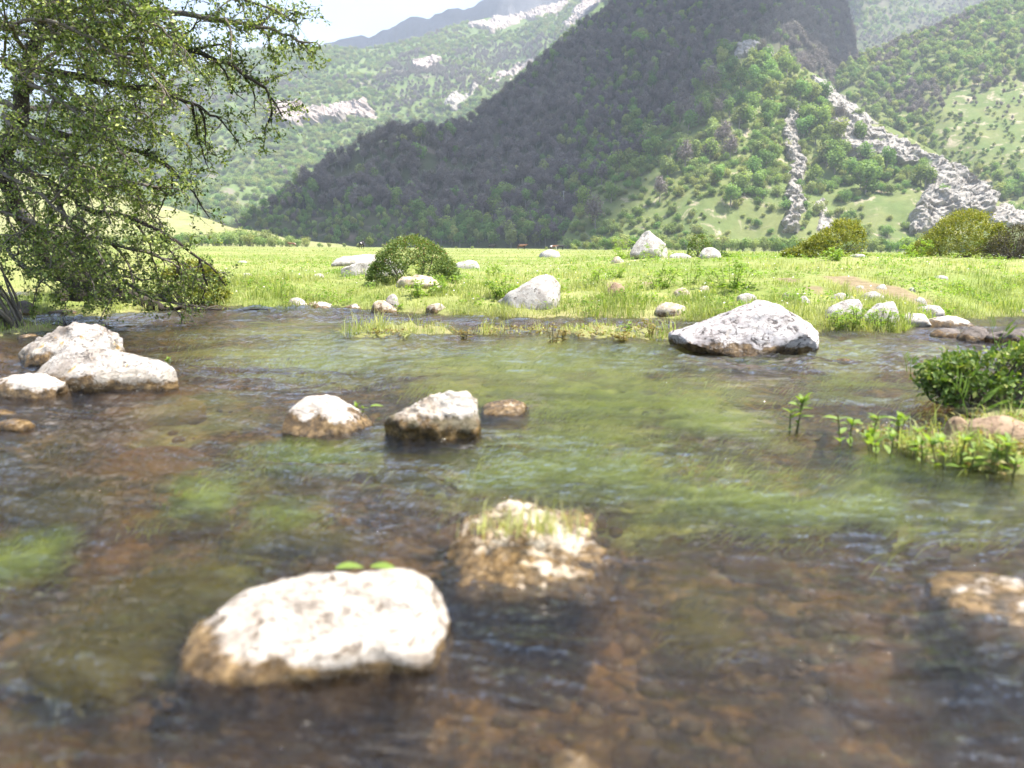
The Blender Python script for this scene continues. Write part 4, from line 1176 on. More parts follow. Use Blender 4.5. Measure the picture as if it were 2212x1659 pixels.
# --- on the bank
boulder([(1062, 664), (1080, 648), (1118, 622), (1160, 598), (1182, 590), (1200, 598), (1216, 622), (1220, 650), (1214, 666)], 'pale wedge shaped boulder in the grass right of the dome bush', M_rock_pale, 0.7, 4, 0.045, 1)
boulder([(1364, 556), (1366, 520), (1374, 500), (1392, 493), (1412, 497), (1436, 516), (1444, 538), (1442, 558)], 'tall white standing boulder on the meadow rise', M_rock_pale, 0.7, 4, 0.05, 1)
boulder([(1504, 558), (1510, 544), (1526, 534), (1540, 530), (1554, 542), (1560, 558)], 'small white peaked boulder right of the tall standing one', M_rock_pale, 0.7, 3, 0.05, 1)
boulder([(1438, 556), (1450, 546), (1478, 546), (1500, 558)], 'flat white stone between the tall and the small peaked boulder', M_rock_pale, 0.7, 3, 0.05, 1)
boulder([(708, 574), (714, 562), (730, 554), (790, 550), (850, 552), (862, 576), (770, 578)], 'flat topped white slab left of the dome bush', M_rock_pale, 0.5, 4, 0.04, 1, sink=.02)
boulder([(728, 590), (744, 578), (780, 566), (850, 562), (862, 590), (790, 594)], 'rough pale boulder under the flat slab left of the dome bush', M_rock_pale, 0.4, 4, 0.06, 1)
boulder([(982, 580), (986, 566), (1006, 558), (1026, 562), (1036, 572), (1034, 581)], 'pale stone right behind the dome bush', M_rock_pale, 0.7, 3, 0.05, 1)
boulder([(1162, 556), (1170, 544), (1188, 538), (1206, 542), (1212, 556)], 'white rounded boulder far out on the flat meadow', M_rock_pale, 0.7, 3, 0.04, 1)
boulder([(1318, 567), (1324, 556), (1336, 553), (1346, 560), (1346, 568)], 'small pinkish stone left of the tall standing boulder', M_rock_mottled, 0.8, 3, 0.05, 1)
boulder([(836, 618), (846, 606), (866, 600), (900, 594), (930, 597), (960, 606), (968, 616), (900, 620)], 'rough pinkish rock under the dome bush', M_rock_mottled, 0.45, 4, 0.08, 1)
boulder([(612, 666), (618, 650), (634, 641), (652, 644), (664, 656), (666, 667)], 'left one of the white stones on the far waterline', M_rock_water, 0.7, 3, 0.05, 1)
boulder([(652, 667), (668, 654), (690, 648), (712, 656), (728, 664), (726, 668)], 'second white stone on the far waterline beside the left one', M_rock_water, 0.6, 3, 0.05, 1)
boulder([(738, 669), (752, 660), (770, 655), (784, 662), (786, 669)], 'small white wedge on the far waterline', M_rock_water, 0.7, 3, 0.05, 1)
boulder([(798, 674), (802, 654), (822, 646), (836, 652), (862, 668), (860, 675)], 'rough brownish rock at the far waterline below the dome bush', M_rock_mottled, 0.7, 3, 0.08, 1)
boulder([(832, 668), (836, 640), (848, 631), (858, 636), (863, 668)], 'narrow upright pale stone behind the rough waterline rock', M_rock_pale, 0.7, 3, 0.06, 1)
boulder([(918, 677), (924, 660), (940, 649), (954, 656), (968, 672), (966, 678)], 'peaked two tone stone at the far waterline', M_rock_mottled, 0.7, 3, 0.06, 1)
boulder([(1412, 682), (1416, 658), (1430, 650), (1458, 655), (1490, 660), (1502, 672), (1500, 684)], 'half buried pale rock left of the pitted boulder', M_rock_mottled, 0.6, 3, 0.08, 1)
boulder([(1588, 656), (1594, 636), (1618, 631), (1634, 638), (1638, 656)], 'pale rock peeping over the pitted boulder', M_rock_pale, 0.7, 3, 0.07, 1)
boulder([(1686, 646), (1692, 634), (1702, 630), (1708, 640), (1706, 647)], 'small white stone in the bank grass above the pitted boulder', M_rock_pale, 0.7, 3, 0.06, 1)
boulder([(1722, 656), (1726, 642), (1738, 636), (1750, 644), (1752, 656)], 'rounded white stone in the bank grass left of the slab pile', M_rock_pale, 0.7, 3, 0.06, 1)
boulder([(1793, 650), (1800, 636), (1820, 632), (1842, 640), (1844, 650)], 'topmost left stone of the slab pile below the bare soil', M_rock_pale, 0.7, 3, 0.05, 1)
boulder([(1776, 688), (1780, 668), (1800, 654), (1830, 643), (1860, 646), (1872, 664), (1872, 690)], 'big rounded white stone with dark left end in the slab pile', M_rock_pale, 0.6, 4, 0.06, 1)
boulder([(1862, 706), (1868, 672), (1890, 654), (1930, 650), (1948, 662), (1950, 706)], 'tall pale stone in the middle of the slab pile', M_rock_pale, 0.6, 4, 0.06, 1)
boulder([(1858, 648), (1866, 634), (1890, 628), (1910, 638), (1910, 650)], 'white stone lying on the bare soil', M_rock_pale, 0.7, 3, 0.05, 1)
boulder([(1970, 680), (1974, 666), (1998, 658), (2028, 660), (2040, 672), (2038, 682)], 'upper flat slab of the pile by the right channel', M_rock_pale, 0.6, 4, 0.03, 1, strat=.3)
boulder([(1910, 692), (1914, 680), (1950, 674), (1990, 677), (2008, 684), (2004, 693)], 'lower overhanging slab of the pile by the right channel', M_rock_pale, 0.6, 4, 0.03, 1, strat=.3)
boulder([(2012, 602), (2018, 596), (2034, 594), (2048, 598), (2048, 603)], 'white flat stone high on the bare right bank', M_rock_pale, 0.7, 3, 0.04, 1)
boulder([(1970, 653), (1976, 645), (1988, 642), (1998, 647), (1998, 654)], 'small rounded stone above the flat slabs', M_rock_pale, 0.7, 3, 0.05, 1)
boulder([(1890, 624), (1896, 616), (1910, 613), (1916, 620), (1914, 625)], 'small white stone in the middle of the bare soil', M_rock_pale, 0.7, 3, 0.05, 1)
boulder([(1846, 622), (1850, 617), (1862, 616), (1868, 620), (1866, 623)], 'flat pebble at the left of the bare soil', M_rock_pale, 0.7, 2, 0.05, 1)
boulder([(1958, 628), (1962, 622), (1972, 620), (1980, 626), (1978, 630)], 'small grey stone at the right of the bare soil', M_rock_pale, 0.7, 2, 0.05, 1)
boulder([(2190, 680), (2198, 670), (2215, 667), (2240, 672), (2244, 680)], 'white stone at the right picture edge on the far waterline', M_rock_pale, 0.7, 3, 0.05, 1)
boulder([(1835, 556), (1842, 549), (1862, 548), (1875, 556)], 'white stone at the foot of the left golden bush', M_rock_pale, 0.7, 3, 0.05, 1)
boulder([(518, 596), (524, 590), (538, 590), (546, 596)], 'little pale stone alone in the left meadow grass', M_rock_pale, 0.7, 3, 0.05, 1)
boulder([(674, 600), (680, 592), (694, 590), (702, 600)], 'little pale stone left below the flat slab', M_rock_pale, 0.7, 3, 0.05, 1)
boulder([(512, 568), (516, 563), (530, 562), (536, 568)], 'tiny pale stone farther back in the left meadow', M_rock_pale, 0.7, 2, 0.05, 1)
boulder([(1310, 640), (1314, 618), (1330, 608), (1346, 614), (1350, 640)], 'brown earthy clod in the bank right of the wedge boulder', M_rock_brown, 0.7, 3, 0.09, 1)
boulder([(1450, 640), (1458, 626), (1478, 620), (1490, 628), (1492, 642)], 'brown and white clod in the bank below the ferny plants', M_rock_mottled, 0.7, 3, 0.09, 1)
boulder([(1508, 628), (1514, 618), (1528, 615), (1536, 628)], 'small pinkish stone on the bank below the ferny plants', M_rock_mottled, 0.7, 3, 0.07, 1)

# --- stones under water: each one lies on the bed
def bed_stone(u, v, wpx, hpx, mat, label, group=None, seed=0, top=None):
    g = Gp(u, v, -0.12); wid = wpx / FPX * g.y; dep = wid * 0.75
    zb = h1(g.x, g.y); r = np.random.default_rng(seed + int(u * 3 + v))
    hh = wid * hpx
    if top is not None: hh = max(0.03, top - zb)
    hh = min(hh, -0.012 - zb) if top is None else hh
    hh = max(hh, 0.02)
    D, F, E = ico(3)
    k = 0.85 + 0.15 * fbm(D * 1.3 + seed, 3, seed)
    V = D * k[:, None] * np.array([wid / 2, dep / 2, hh])
    V[:, 2] = np.where(V[:, 2] > 0, V[:, 2] ** 1 * 1.0, V[:, 2] * 0.3)
    V = V + unit(V) * (ridged(D * 2.2 + seed, 3, seed + 1) * 0.08 * wid)[:, None] * np.array([1, 1, 0.4])
    a = r.uniform(-.5, .5); ca, sa = math.cos(a), math.sin(a)
    V = V @ np.array([[ca, sa, 0], [-sa, ca, 0], [0, 0, 1]])
    o = mesh_obj('submerged_stone', V, F, mat, None, True, None, (g.x, g.y, zb))
    tag(o, label, 'stone', group)
bed_stone(1930, 1350, 330, 0.3, M_stone_orange, 'broad orange stone under water before the cream stone at the right')
bed_stone(2090, 1250, 200, 0.3, M_stone_orange, 'orange submerged stone behind the cream stone at the right')
bed_stone(255, 1165, 130, 0.35, M_stone_orange, 'reddish submerged stone left of the bright weed patch')
bed_stone(1250, 1060, 150, 0.4, M_stone_bed, 'dark purplish submerged stone behind the mottled boulder')
bed_stone(1000, 1090, 170, 0.3, M_stone_orange, 'brown submerged ledge left of the mottled boulder')
bed_stone(1300, 1290, 130, 0.35, M_stone_orange, 'ochre submerged stone below the mottled boulder')
bed_stone(1640, 1150, 180, 0.35, M_stone_bed, 'brown submerged stone in the weedy near water')
bed_stone(1890, 1100, 120, 0.4, M_stone_orange, 'orange brown stone under the near right ripples')
bed_stone(880, 880, 160, 0.3, M_stone_bed, 'reddish submerged stone between the two midstream stones')
bed_stone(330, 960, 300, 0.2, M_stone_orange, 'wide amber ledge under water below the left trio')
bed_stone(330, 870, 260, 0.25, M_stone_orange, 'amber submerged rock at the foot of the wedge boulder')
bed_stone(60, 960, 220, 0.25, M_stone_orange, 'amber submerged rock at the left edge')
rs = np.random.default_rng(77)
for k in range(55):
    v = rs.uniform(940, 1640); u = rs.uniform(-60, 2270)
    wpx = rs.uniform(60, 190) * (0.55 + (v - 900) / 1000)
    bed_stone(u, v, wpx, rs.uniform(0.2, 0.42), M_stone_bed if rs.random() < 0.62 else M_stone_orange, 'brown stone among the many on the near stream bed', 'stones on the stream bed', int(rs.integers(1, 900)))
# pebbles: too many and too small to tell apart
pa = Acc()
n = 1500
D1, F1, E1 = ico(1)
px_ = rs.uniform(-0.85, 0.85, n); py_ = rs.uniform(0.9, 7, n) ** 1.0
X = px_ * py_; Y = py_
Z = height(X, Y)
for i in range(n):
    if Z[i] > -0.03: continue
    s = rs.uniform(0.012, 0.05)
    if Z[i] + s > -0.02: continue
    V = D1 * (1 + 0.25 * rs.normal(size=(len(D1), 1))) * s * np.array([1, rs.uniform(.6, 1), rs.uniform(.4, .7)])
    pa.add(V + np.array([X[i], Y[i], Z[i] + s * 0.2]), F1, rs.random())
b = NB('pebble')
vv = b.coord('World')
pc = b.ramp(b.attr('tint'), [(0.0, (0.05, 0.036, 0.022)), (0.35, (0.13, 0.08, 0.035)), (0.7, (0.24, 0.15, 0.065)), (0.93, (0.24, 0.20, 0.16)), (1.0, (0.45, 0.40, 0.33))])
M_pebble = b.done(b.bsdf(b.mix(b.noise(vv, 30, 3), pc, (0.08, 0.06, 0.03)), 0.6, None, 0.3))
o = pa.build('pebbles', M_pebble, shift=False); tag(o, 'brown pebbles covering the stream bed', 'pebbles', kind='stuff')

# ------------------------------------------------------------------ the big thorn tree at the left
def wander(p0, d0, length, n, r, jit=0.25, droop=0.0, up=0.0):
    p = np.array(p0, float); d = unit(np.array(d0, float)); out = [p.copy()]
    st = length / n
    for k in range(n):
        d = unit(d + r.normal(size=3) * jit + np.array([0, 0, up - droop * (k / n)]))
        p = p + d * st; out.append(p.copy())
    return np.array(out)
TREE = empty('thorn_tree', tuple(Gp(175, 655, 0.05)), 'big twiggy thorn tree with small leaves leaning over the stream at the left', 'tree')
tr = np.random.default_rng(88)
base_loc = np.array(TREE.location)
def tree_part(acc, name, mat, smooth=True):
    V = np.concatenate(acc.V) - base_loc
    Fs = []
    for k in (3, 4):
        f = [q for q in acc.F if q.shape[1] == k]
        if f: Fs.append(np.concatenate(f))
    return mesh_obj(name, V, Fs, mat, TREE, smooth, {'tint': np.concatenate(acc.T)})
YT = base_loc[1]
trunk_pts = [tuple(base_loc + np.array([0.05, 0, -0.25])), tuple(P(165, 625, YT)), tuple(P(110, 560, YT - .2)), tuple(P(40, 455, YT - .5)), tuple(P(6, 360, YT - .8)), tuple(P(24, 300, YT - 1.0)),
             tuple(P(46, 235, YT - 1.1)), tuple(P(54, 165, YT - 1.1)), tuple(P(96, 50, YT - 1.0)), tuple(P(140, -70, YT - 1)), tuple(P(170, -220, YT - 1))]
ta = Acc()
tp = crom(trunk_pts, 44); trad = np.interp(np.linspace(0, 1, 44), [0, .08, .3, .7, 1], [0.32, 0.17, 0.12, 0.10, 0.05])
tp = tp + 0.03 * tr.normal(size=tp.shape)
tube(ta, tp, trad, 10)
tree_part(ta, 'trunk', M_bark)
# roots and a half sunk limb at the water
ra = Acc()
for pts, r0, r1 in (([(185, 610, YT), (240, 632, YT - .2), (310, 655, YT - .5), (370, 672, YT - .9)], 0.26, 0.05), ([(170, 625, YT), (215, 655, YT - .4), (250, 676, YT - .8)], 0.2, 0.06),
                    ([(160, 630, YT), (120, 660, YT - .3), (80, 682, YT - .7)], 0.2, 0.05)):
    q = crom([tuple(P(*a)) for a in pts], 14); tube(ra, q + 0.02 * tr.normal(size=q.shape), np.linspace(r0, r1, 14), 8)
tree_part(ra, 'root', M_bark)
LIMBS = [  # paths over the picture with depth, start radius
    ([(8, 345, -.8), (87, 380, -1.6), (162, 419, -2.2), (210, 450, -2.6), (306, 467, -3.0), (380, 494, -3.2), (450, 545, -3.2), (500, 600, -3.1)], .075),
    ([(120, 400, -1.9), (152, 452, -2.4), (190, 498, -2.7), (245, 520, -2.9), (320, 545, -3.0), (400, 590, -3.0), (450, 640, -2.9)], .05),
    ([(40, 455, -.6), (100, 500, -1.4), (165, 545, -1.9), (240, 590, -2.2), (330, 640, -2.4), (460, 664, -2.4)], .06),
    ([(60, 500, -.5), (20, 540, -1.4), (60, 590, -2), (150, 625, -2.3), (260, 650, -2.5)], .045),
    ([(46, 250, -1.1), (110, 278, -1.5), (175, 301, -1.8), (245, 318, -2.0), (330, 345, -2.2), (400, 390, -2.4), (460, 470, -2.4)], .075),
    ([(60, 150, -1.1), (150, 165, -1.6), (260, 190, -2.0), (360, 205, -2.4), (450, 240, -2.6), (520, 300, -2.6)], .07),
    ([(90, 60, -1.0), (180, 70, -1.6), (300, 88, -2.2), (400, 105, -2.6), (500, 150, -2.8), (560, 200, -2.8), (585, 250, -2.8)], .07),
    ([(110, 20, -1), (220, 20, -1.6), (340, 20, -2.2), (460, 30, -2.6), (560, 45, -2.8), (625, 62, -2.9), (648, 95, -2.9)], .065),
    ([(120, -30, -1), (230, -60, -1.6), (360, -60, -2.1), (480, -30, -2.5), (580, 10, -2.7), (635, 40, -2.8)], .06),
    ([(0, 57, -.2), (65, 70, -1.0), (122, 79, -1.8), (200, 110, -2.4), (280, 130, -2.9), (340, 180, -3.1), (380, 240, -3.2)], .06),
    ([(30, 280, -1), (70, 330, -2), (130, 350, -2.6), (210, 370, -3.0), (290, 400, -3.3), (350, 430, -3.4)], .05),
    ([(5, 350, -.8), (-40, 420, -2), (10, 470, -2.8), (80, 500, -3.2), (150, 560, -3.4), (200, 620, -3.4)], .05),
    ([(54, 170, -1.1), (0, 130, -1.8), (60, 150, -2.6), (140, 200, -3.2), (220, 250, -3.5), (290, 290, -3.6)], .05),
    ([(140, -60, -1), (60, -90, -2), (100, -40, -3), (200, 10, -3.5), (300, 50, -3.7), (380, 70, -3.7)], .05),
    ([(60, 120, -1.2), (40, 60, -2.6), (90, 40, -3.4), (170, 60, -3.8), (250, 110, -4.0), (300, 170, -4.0)], .04),
    ([(50, 200, -1.2), (20, 170, -2.6), (70, 190, -3.4), (150, 240, -3.8), (230, 300, -4.0), (270, 360, -4.0)], .04),
    ([(46, 235, -1.1), (10, 260, -2.6), (60, 300, -3.6), (130, 350, -4.0), (200, 420, -4.1), (240, 490, -4.1)], .04),
    ([(20, 300, -1), (-20, 350, -2.4), (20, 400, -3.4), (90, 440, -3.9), (160, 500, -4.0), (210, 570, -4.0)], .04),
    ([(110, 10, -1.1), (90, -30, -2.6), (160, -20, -3.6), (260, 10, -4.0), (360, 60, -4.1), (430, 130, -4.1)], .04),
    ([(54, 165, -1.1), (120, 120, -.4), (210, 130, .2), (300, 170, .5), (390, 230, .6), (440, 290, .6)], .04),
    ([(20, 60, -.6), (-40, 20, -1.8), (10, -10, -2.8), (90, 0, -3.2), (180, 40, -3.4), (240, 90, -3.4)], .04),
    ([(140, -70, -1), (240, -140, -1.8), (350, -170, -2.4), (450, -150, -2.8), (540, -90, -3.0)], .05), ([(150, -110, -1), (120, -200, -2.4), (190, -230, -3.4), (280, -210, -3.9), (370, -150, -4.1)], .05),
    ([(165, -200, -1), (270, -280, -1.6), (380, -310, -2.1), (480, -270, -2.5)], .05), ([(165, -210, -1), (150, -330, -2.2), (230, -380, -3.0), (330, -360, -3.5)], .05),
    ([(150, -150, -1), (60, -210, -1.8), (20, -220, -2.9), (60, -190, -3.7), (130, -140, -4.0)], .05), ([(150, -140, -1), (260, -190, -.1), (380, -190, .6), (470, -140, .9)], .05),
    ([(165, -210, -1), (60, -330, -1.0), (-30, -370, -1.8), (-80, -330, -2.6)], .05), ([(170, -220, -1), (250, -400, -.6), (330, -470, -1.0), (420, -450, -1.5)], .05),
    ([(46, 240, -1.1), (-30, 200, -.6), (-120, 190, -.4), (-220, 220, -.3)], .06), ([(20, 330, -.9), (-80, 330, -.4), (-180, 380, -.2)], .06), ([(96, 50, -1), (40, -60, 0), (0, -160, .6)], .05),
    ([(90, 60, -1), (200, 40, .2), (320, 60, .9), (430, 110, 1.2), (500, 170, 1.2)], .05), ([(46, 235, -1.1), (150, 240, 0), (260, 250, .6), (360, 290, .8), (430, 360, .8)], .05),
    ([(24, 300, -1), (120, 330, 0), (220, 380, .4), (300, 440, .5), (360, 520, .5)], .05)]
tw_, lf = Acc(), Acc()
def leaf_spray(path, n, size, r, spread=0.03):
    i = r.integers(0, len(path), n)
    p = path[i] + r.normal(size=(n, 3)) * spread
    d = unit(r.normal(size=(n, 3)) + np.array([0.15, 0, 0.15]))
    nn = unit(r.normal(size=(n, 3)) * 0.9 + np.array([0.1, -0.1, 0.9]))
    s = size * r.uniform(0.6, 1.3, n)
    leaves(lf, p, d, nn, s, s * r.uniform(0.5, 0.75, n), np.clip(r.normal(.5, .25, n), 0, 1))
def dress(path, r0, dens, lmin, lmax, f0):
    """side shoots with twigs and leaves along a limb"""
    n = len(path)
    tot = np.linalg.norm(np.diff(path, axis=0), axis=1).sum()
    nsub = int(tot / dens)
    tg = unit(np.gradient(path, axis=0))
    for k in range(nsub):
        f = f0 + (1 - f0) * (k + tr.random()) / nsub
        i = min(n - 1, int(f * (n - 1)))
        sd = unit(np.cross(tg[i], tr.normal(size=3)))
        d0 = tg[i] * tr.uniform(0.3, 1.0) + sd * tr.uniform(0.5, 1.1) + np.array([0, 0, 0.05])
        L = tr.uniform(lmin, lmax) * (1.1 - 0.5 * f)
        sp = wander(path[i], d0, L, 6, tr, 0.34, 0.22)
        tube(tw_, sp, np.linspace(0.0075, 0.0022, 7), 3, tr.random())
        if tr.random() < .8: leaf_spray(sp[1:], tr.integers(14, 30), 0.053, tr, .024)
        for m in range(tr.integers(2, 5)):
            j = tr.integers(1, 7)
            d1 = unit(sp[min(j, 6)] - sp[j - 1]) * 0.6 + unit(tr.normal(size=3)) * 0.9
            tw = wander(sp[j], d1, tr.uniform(0.08, 0.28), 3, tr, 0.35, 0.1)
            tube(tw_, tw, np.linspace(0.0036, 0.0014, 4), 3, tr.random())
            if tr.random() < 0.88: leaf_spray(tw[1:], tr.integers(6, 14), 0.040, tr, 0.025)
for (pts, r0) in LIMBS:
    la = Acc()
    n = 30
    path = crom([tuple(P(u, v, YT + dy)) for (u, v, dy) in pts], n)
    path = path + np.cumsum(tr.normal(size=path.shape) * 0.014, 0)
    tube(la, path, np.linspace(r0 * .8, 0.007, n), 7)
    off = pts[-1][0] < 0
    secs = []
    for k in range(0 if off else 6):
        i = int((0.18 + 0.72 * (k + tr.random()) / 6) * (n - 1))
        tg = unit(path[min(i + 1, n - 1)] - path[i - 1])
        d0 = tg * .7 + unit(tr.normal(size=3)) * .8 + np.array([.15, 0, -.1])
        sp = wander(path[i], d0, tr.uniform(.7, 1.5) * (1.15 - .75 * i / n), 14, tr, .2, .22)
        tube(la, sp, np.linspace(min(.02, r0 * .4), .004, 15), 5)
        secs.append(sp)
    tree_part(la, 'branch', M_bark if r0 > .065 else M_twig)
    dress(path, r0, .18 if not off else .3, .25, .8, .1)
    for sp in secs: dress(sp, .015, .15, .18, .5, .05)
tree_part(tw_, 'twigs', M_twig)['kind'] = 'stuff'
tree_part(lf, 'crown', M_leaf_tree)
print('tree leaves', sum(len(f) for f in lf.F) // 2)
# dead stick in the water under the tree
sa = Acc()
q = crom([tuple(Gp(360, 668, .03)), tuple(Gp(440, 668, .04)), tuple(Gp(520, 670, .02)), tuple(Gp(575, 669, .05))], 16)
tube(sa, q + .012 * tr.normal(size=q.shape), np.linspace(.035, .008, 16), 6)
o = sa.build('dead_branch', M_bark, None, True, tuple(q[0])); tag(o, 'thin dead branch lying along the water under the tree', 'branch')
sa = Acc()
for k in range(5):
    b0 = np.array(Gp(146, 708, 0)); tube(sa, wander(b0, (tr.normal() * .5, .2, 1), .2, 5, tr, .4), np.linspace(.008, .003, 6), 4)
o = sa.build('twig_snag', M_bark, None, True, tuple(Gp(146, 708, 0))); tag(o, 'small dark twig snag standing in the water behind the left trio', 'twig')

# ------------------------------------------------------------------ bushes
def bush(name, label, outline, thick, mat, n_leaf, leaf, seed, water=False, twig_mat=None, clump=0.10, sticks=26, gaps=0.0, yfix=None, group=None, wild=0.02):
    """a leafy bush under the given outline (left to right over the top)"""
    r = np.random.default_rng(seed)
    us = np.array([p[0] for p in outline], float); vs = np.array([p[1] for p in outline], float)
    vb = vs.max(); uc = (us.min() + us.max()) / 2
    g = GH(uc, vb) if yfix is None else P(uc, vb, yfix)
    Yf = g.y; wid = (us.max() - us.min()) / FPX * Yf; dep = wid * thick; Yc = Yf + dep * 0.5
    E = empty(name, (g.x, Yc, g.z), label, 'bush', group)
    base_ = np.array(E.location)
    S = np.array([tuple(P(u, v, Yc)) for u, v in outline]); S[:, 2] = np.maximum(S[:, 2], g.z)
    x0, x1 = S[:, 0].min(), S[:, 0].max()
    # clumps of leaves sit near the skin of the volume
    m = max(30, int(n_leaf / 34))
    fx = r.random(m * 3); x = x0 + (x1 - x0) * fx
    ht = np.interp(x, S[:, 0], S[:, 2]) - g.z
    a = r.uniform(-1, 1, m * 3)                       # position front (-1) to back (1)
    half = dep / 2 * np.sqrt(np.clip(np.interp(x, [x0, (x0 + x1) / 2, x1], [0.1, 1, 0.1]), 0, 1))
    topz = ht * np.sqrt(np.clip(1 - a * a * 0.92, 0, 1))
    fz = np.where(r.random(m * 3) < 0.6, 1.0, r.random(m * 3))
    z = topz * (fz * 0.98)
    cen = np.stack([x, Yc + a * half, g.z + z], 1)
    keep = (ht > 0.03)
    if gaps: keep &= fbm(cen * (2.2 / wid * 1.5), 2, seed) > -0.75 + gaps
    cen = cen[keep][:m]
    la, st = Acc(), Acc()
    per = max(6, int(n_leaf / max(1, len(cen))))
    k = np.repeat(np.arange(len(cen)), per); N = len(k)
    cs = clump * wid
    off = r.normal(size=(N, 3)) * cs * np.array([.5, .5, .42])
    p = cen[k] + off
    p[:, 2] = np.maximum(p[:, 2], g.z + .01)
    # trim what sticks out above the outline
    lim = np.interp(p[:, 0], S[:, 0], S[:, 2]) + np.abs(r.normal(size=N)) * wild * wid
    ok = (p[:, 2] < lim) & (p[:, 0] > x0 - .04 * wid) & (p[:, 0] < x1 + .04 * wid)
    p, off, k = p[ok], off[ok], k[ok]
    N = len(p)
    outv = unit(p - np.array([(x0 + x1) / 2, Yc, g.z]))
    d = unit(r.normal(size=(N, 3)) + outv * 0.7 + np.array([0, 0, .3]))
    nn = unit(r.normal(size=(N, 3)) * 0.7 + outv * 0.6 + np.array([0, 0, .5]))
    s = leaf * r.uniform(.6, 1.35, N)
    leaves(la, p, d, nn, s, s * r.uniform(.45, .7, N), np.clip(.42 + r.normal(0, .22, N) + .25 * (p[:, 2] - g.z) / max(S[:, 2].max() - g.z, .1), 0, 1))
    root = np.array([g.x, Yc, g.z])
    for i in r.integers(0, len(cen), sticks):
        e = cen[i]; b0 = np.array([root[0] + (e[0] - root[0]) * .45, Yc + (e[1] - Yc) * .3, g.z - .03])
        mid = (b0 + e) / 2 + r.normal(size=3) * wid * .04
        tube(st, crom([b0, mid, e], 7), np.linspace(.012, .003, 7) * max(.6, wid), 4, r.random())
    V = np.concatenate(st.V) - base_
    mesh_obj('stems', V, np.concatenate(st.F), twig_mat or M_twig, E, True, {'tint': np.concatenate(st.T)})
    V = np.concatenate(la.V) - base_
    o = mesh_obj('foliage', V, np.concatenate(la.F), mat, E, True, {'tint': np.concatenate(la.T)})
    return E
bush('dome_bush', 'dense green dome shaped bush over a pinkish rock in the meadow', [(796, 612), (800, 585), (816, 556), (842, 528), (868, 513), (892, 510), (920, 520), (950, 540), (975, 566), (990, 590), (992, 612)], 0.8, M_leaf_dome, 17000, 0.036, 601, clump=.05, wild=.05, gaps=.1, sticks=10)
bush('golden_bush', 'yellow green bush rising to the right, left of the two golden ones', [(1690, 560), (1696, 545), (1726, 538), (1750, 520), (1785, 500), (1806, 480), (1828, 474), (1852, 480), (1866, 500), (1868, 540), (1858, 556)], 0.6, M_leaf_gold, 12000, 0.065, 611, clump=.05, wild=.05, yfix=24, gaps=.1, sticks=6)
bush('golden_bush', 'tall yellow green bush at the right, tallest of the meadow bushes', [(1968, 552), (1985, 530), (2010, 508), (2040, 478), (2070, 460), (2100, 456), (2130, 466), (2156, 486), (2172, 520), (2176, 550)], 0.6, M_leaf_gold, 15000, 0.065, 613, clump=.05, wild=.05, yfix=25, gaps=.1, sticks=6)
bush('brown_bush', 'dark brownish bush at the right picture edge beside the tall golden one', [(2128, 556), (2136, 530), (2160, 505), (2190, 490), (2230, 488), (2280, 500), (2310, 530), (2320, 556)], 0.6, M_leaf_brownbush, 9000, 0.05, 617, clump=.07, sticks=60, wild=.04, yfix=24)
bush('small_bush', 'small dark green bush behind the peaked white boulder', [(1482, 556), (1488, 530), (1500, 510), (1512, 506), (1524, 516), (1540, 540), (1575, 552), (1580, 556)], 0.5, M_leaf_dome, 3500, 0.05, 619, clump=.07, yfix=24)
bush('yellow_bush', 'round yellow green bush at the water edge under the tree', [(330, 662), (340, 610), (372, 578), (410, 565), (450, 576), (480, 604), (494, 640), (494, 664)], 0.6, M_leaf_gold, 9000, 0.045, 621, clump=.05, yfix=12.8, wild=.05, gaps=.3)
bush('water_shrub', 'glossy dark green shrub growing out of the water at the right', [(1978, 890), (1986, 836), (2000, 792), (2028, 806), (2060, 766), (2096, 782), (2130, 748), (2168, 774), (2212, 742), (2262, 776), (2330, 762), (2350, 850), (2330, 892)], 0.55, M_leaf_water, 5200, 0.04, 631, clump=.06, sticks=110, gaps=.75, wild=.14)
bush('pale_shrub', 'pale twiggy shrub on the left water edge in front of the tree', [(-160, 720), (-120, 600), (-40, 560), (40, 552), (100, 580), (150, 600), (215, 640), (232, 668), (180, 690), (90, 700), (20, 722)], 0.5, M_leaf_shrub, 5200, 0.038, 641, clump=.09, sticks=70, gaps=.3, yfix=9.2, wild=.05)

# ------------------------------------------------------------------ waterside plants with whorls of leaves, each leaf its own object
def leaf_blade_mesh(L, W, mat, name='leaf'):
    n = 5; t = np.linspace(0, 1, n); w_ = W * np.sin(np.pi * np.clip(t * .93 + .05, 0, 1)) ** .8 * .5
    z = -0.18 * L * t ** 2
    V = []
    for i in range(n):
        V += [(-w_[i], t[i] * L, z[i] + w_[i] * .35), (0, t[i] * L, z[i]), (w_[i], t[i] * L, z[i] + w_[i] * .35)]
    F = []
    for i in range(n - 1):
        for k in range(2): F.append((i * 3 + k, i * 3 + k + 1, (i + 1) * 3 + k + 1, (i + 1) * 3 + k))
    return mesh_data(name, V, np.array(F), mat, True, {'tint': np.full(len(V), .6)})
MINT_LEAF = []
for k, tint in enumerate((.25, .55, .8)):
    me_ = leaf_blade_mesh(.062, .026, M_leaf_mint)
    me_.attributes['tint'].data.foreach_set('value', np.full(len(me_.vertices), tint, np.float32)); MINT_LEAF.append(me_)
MINT_OLD = leaf_blade_mesh(.055, .022, M_leaf_gold)
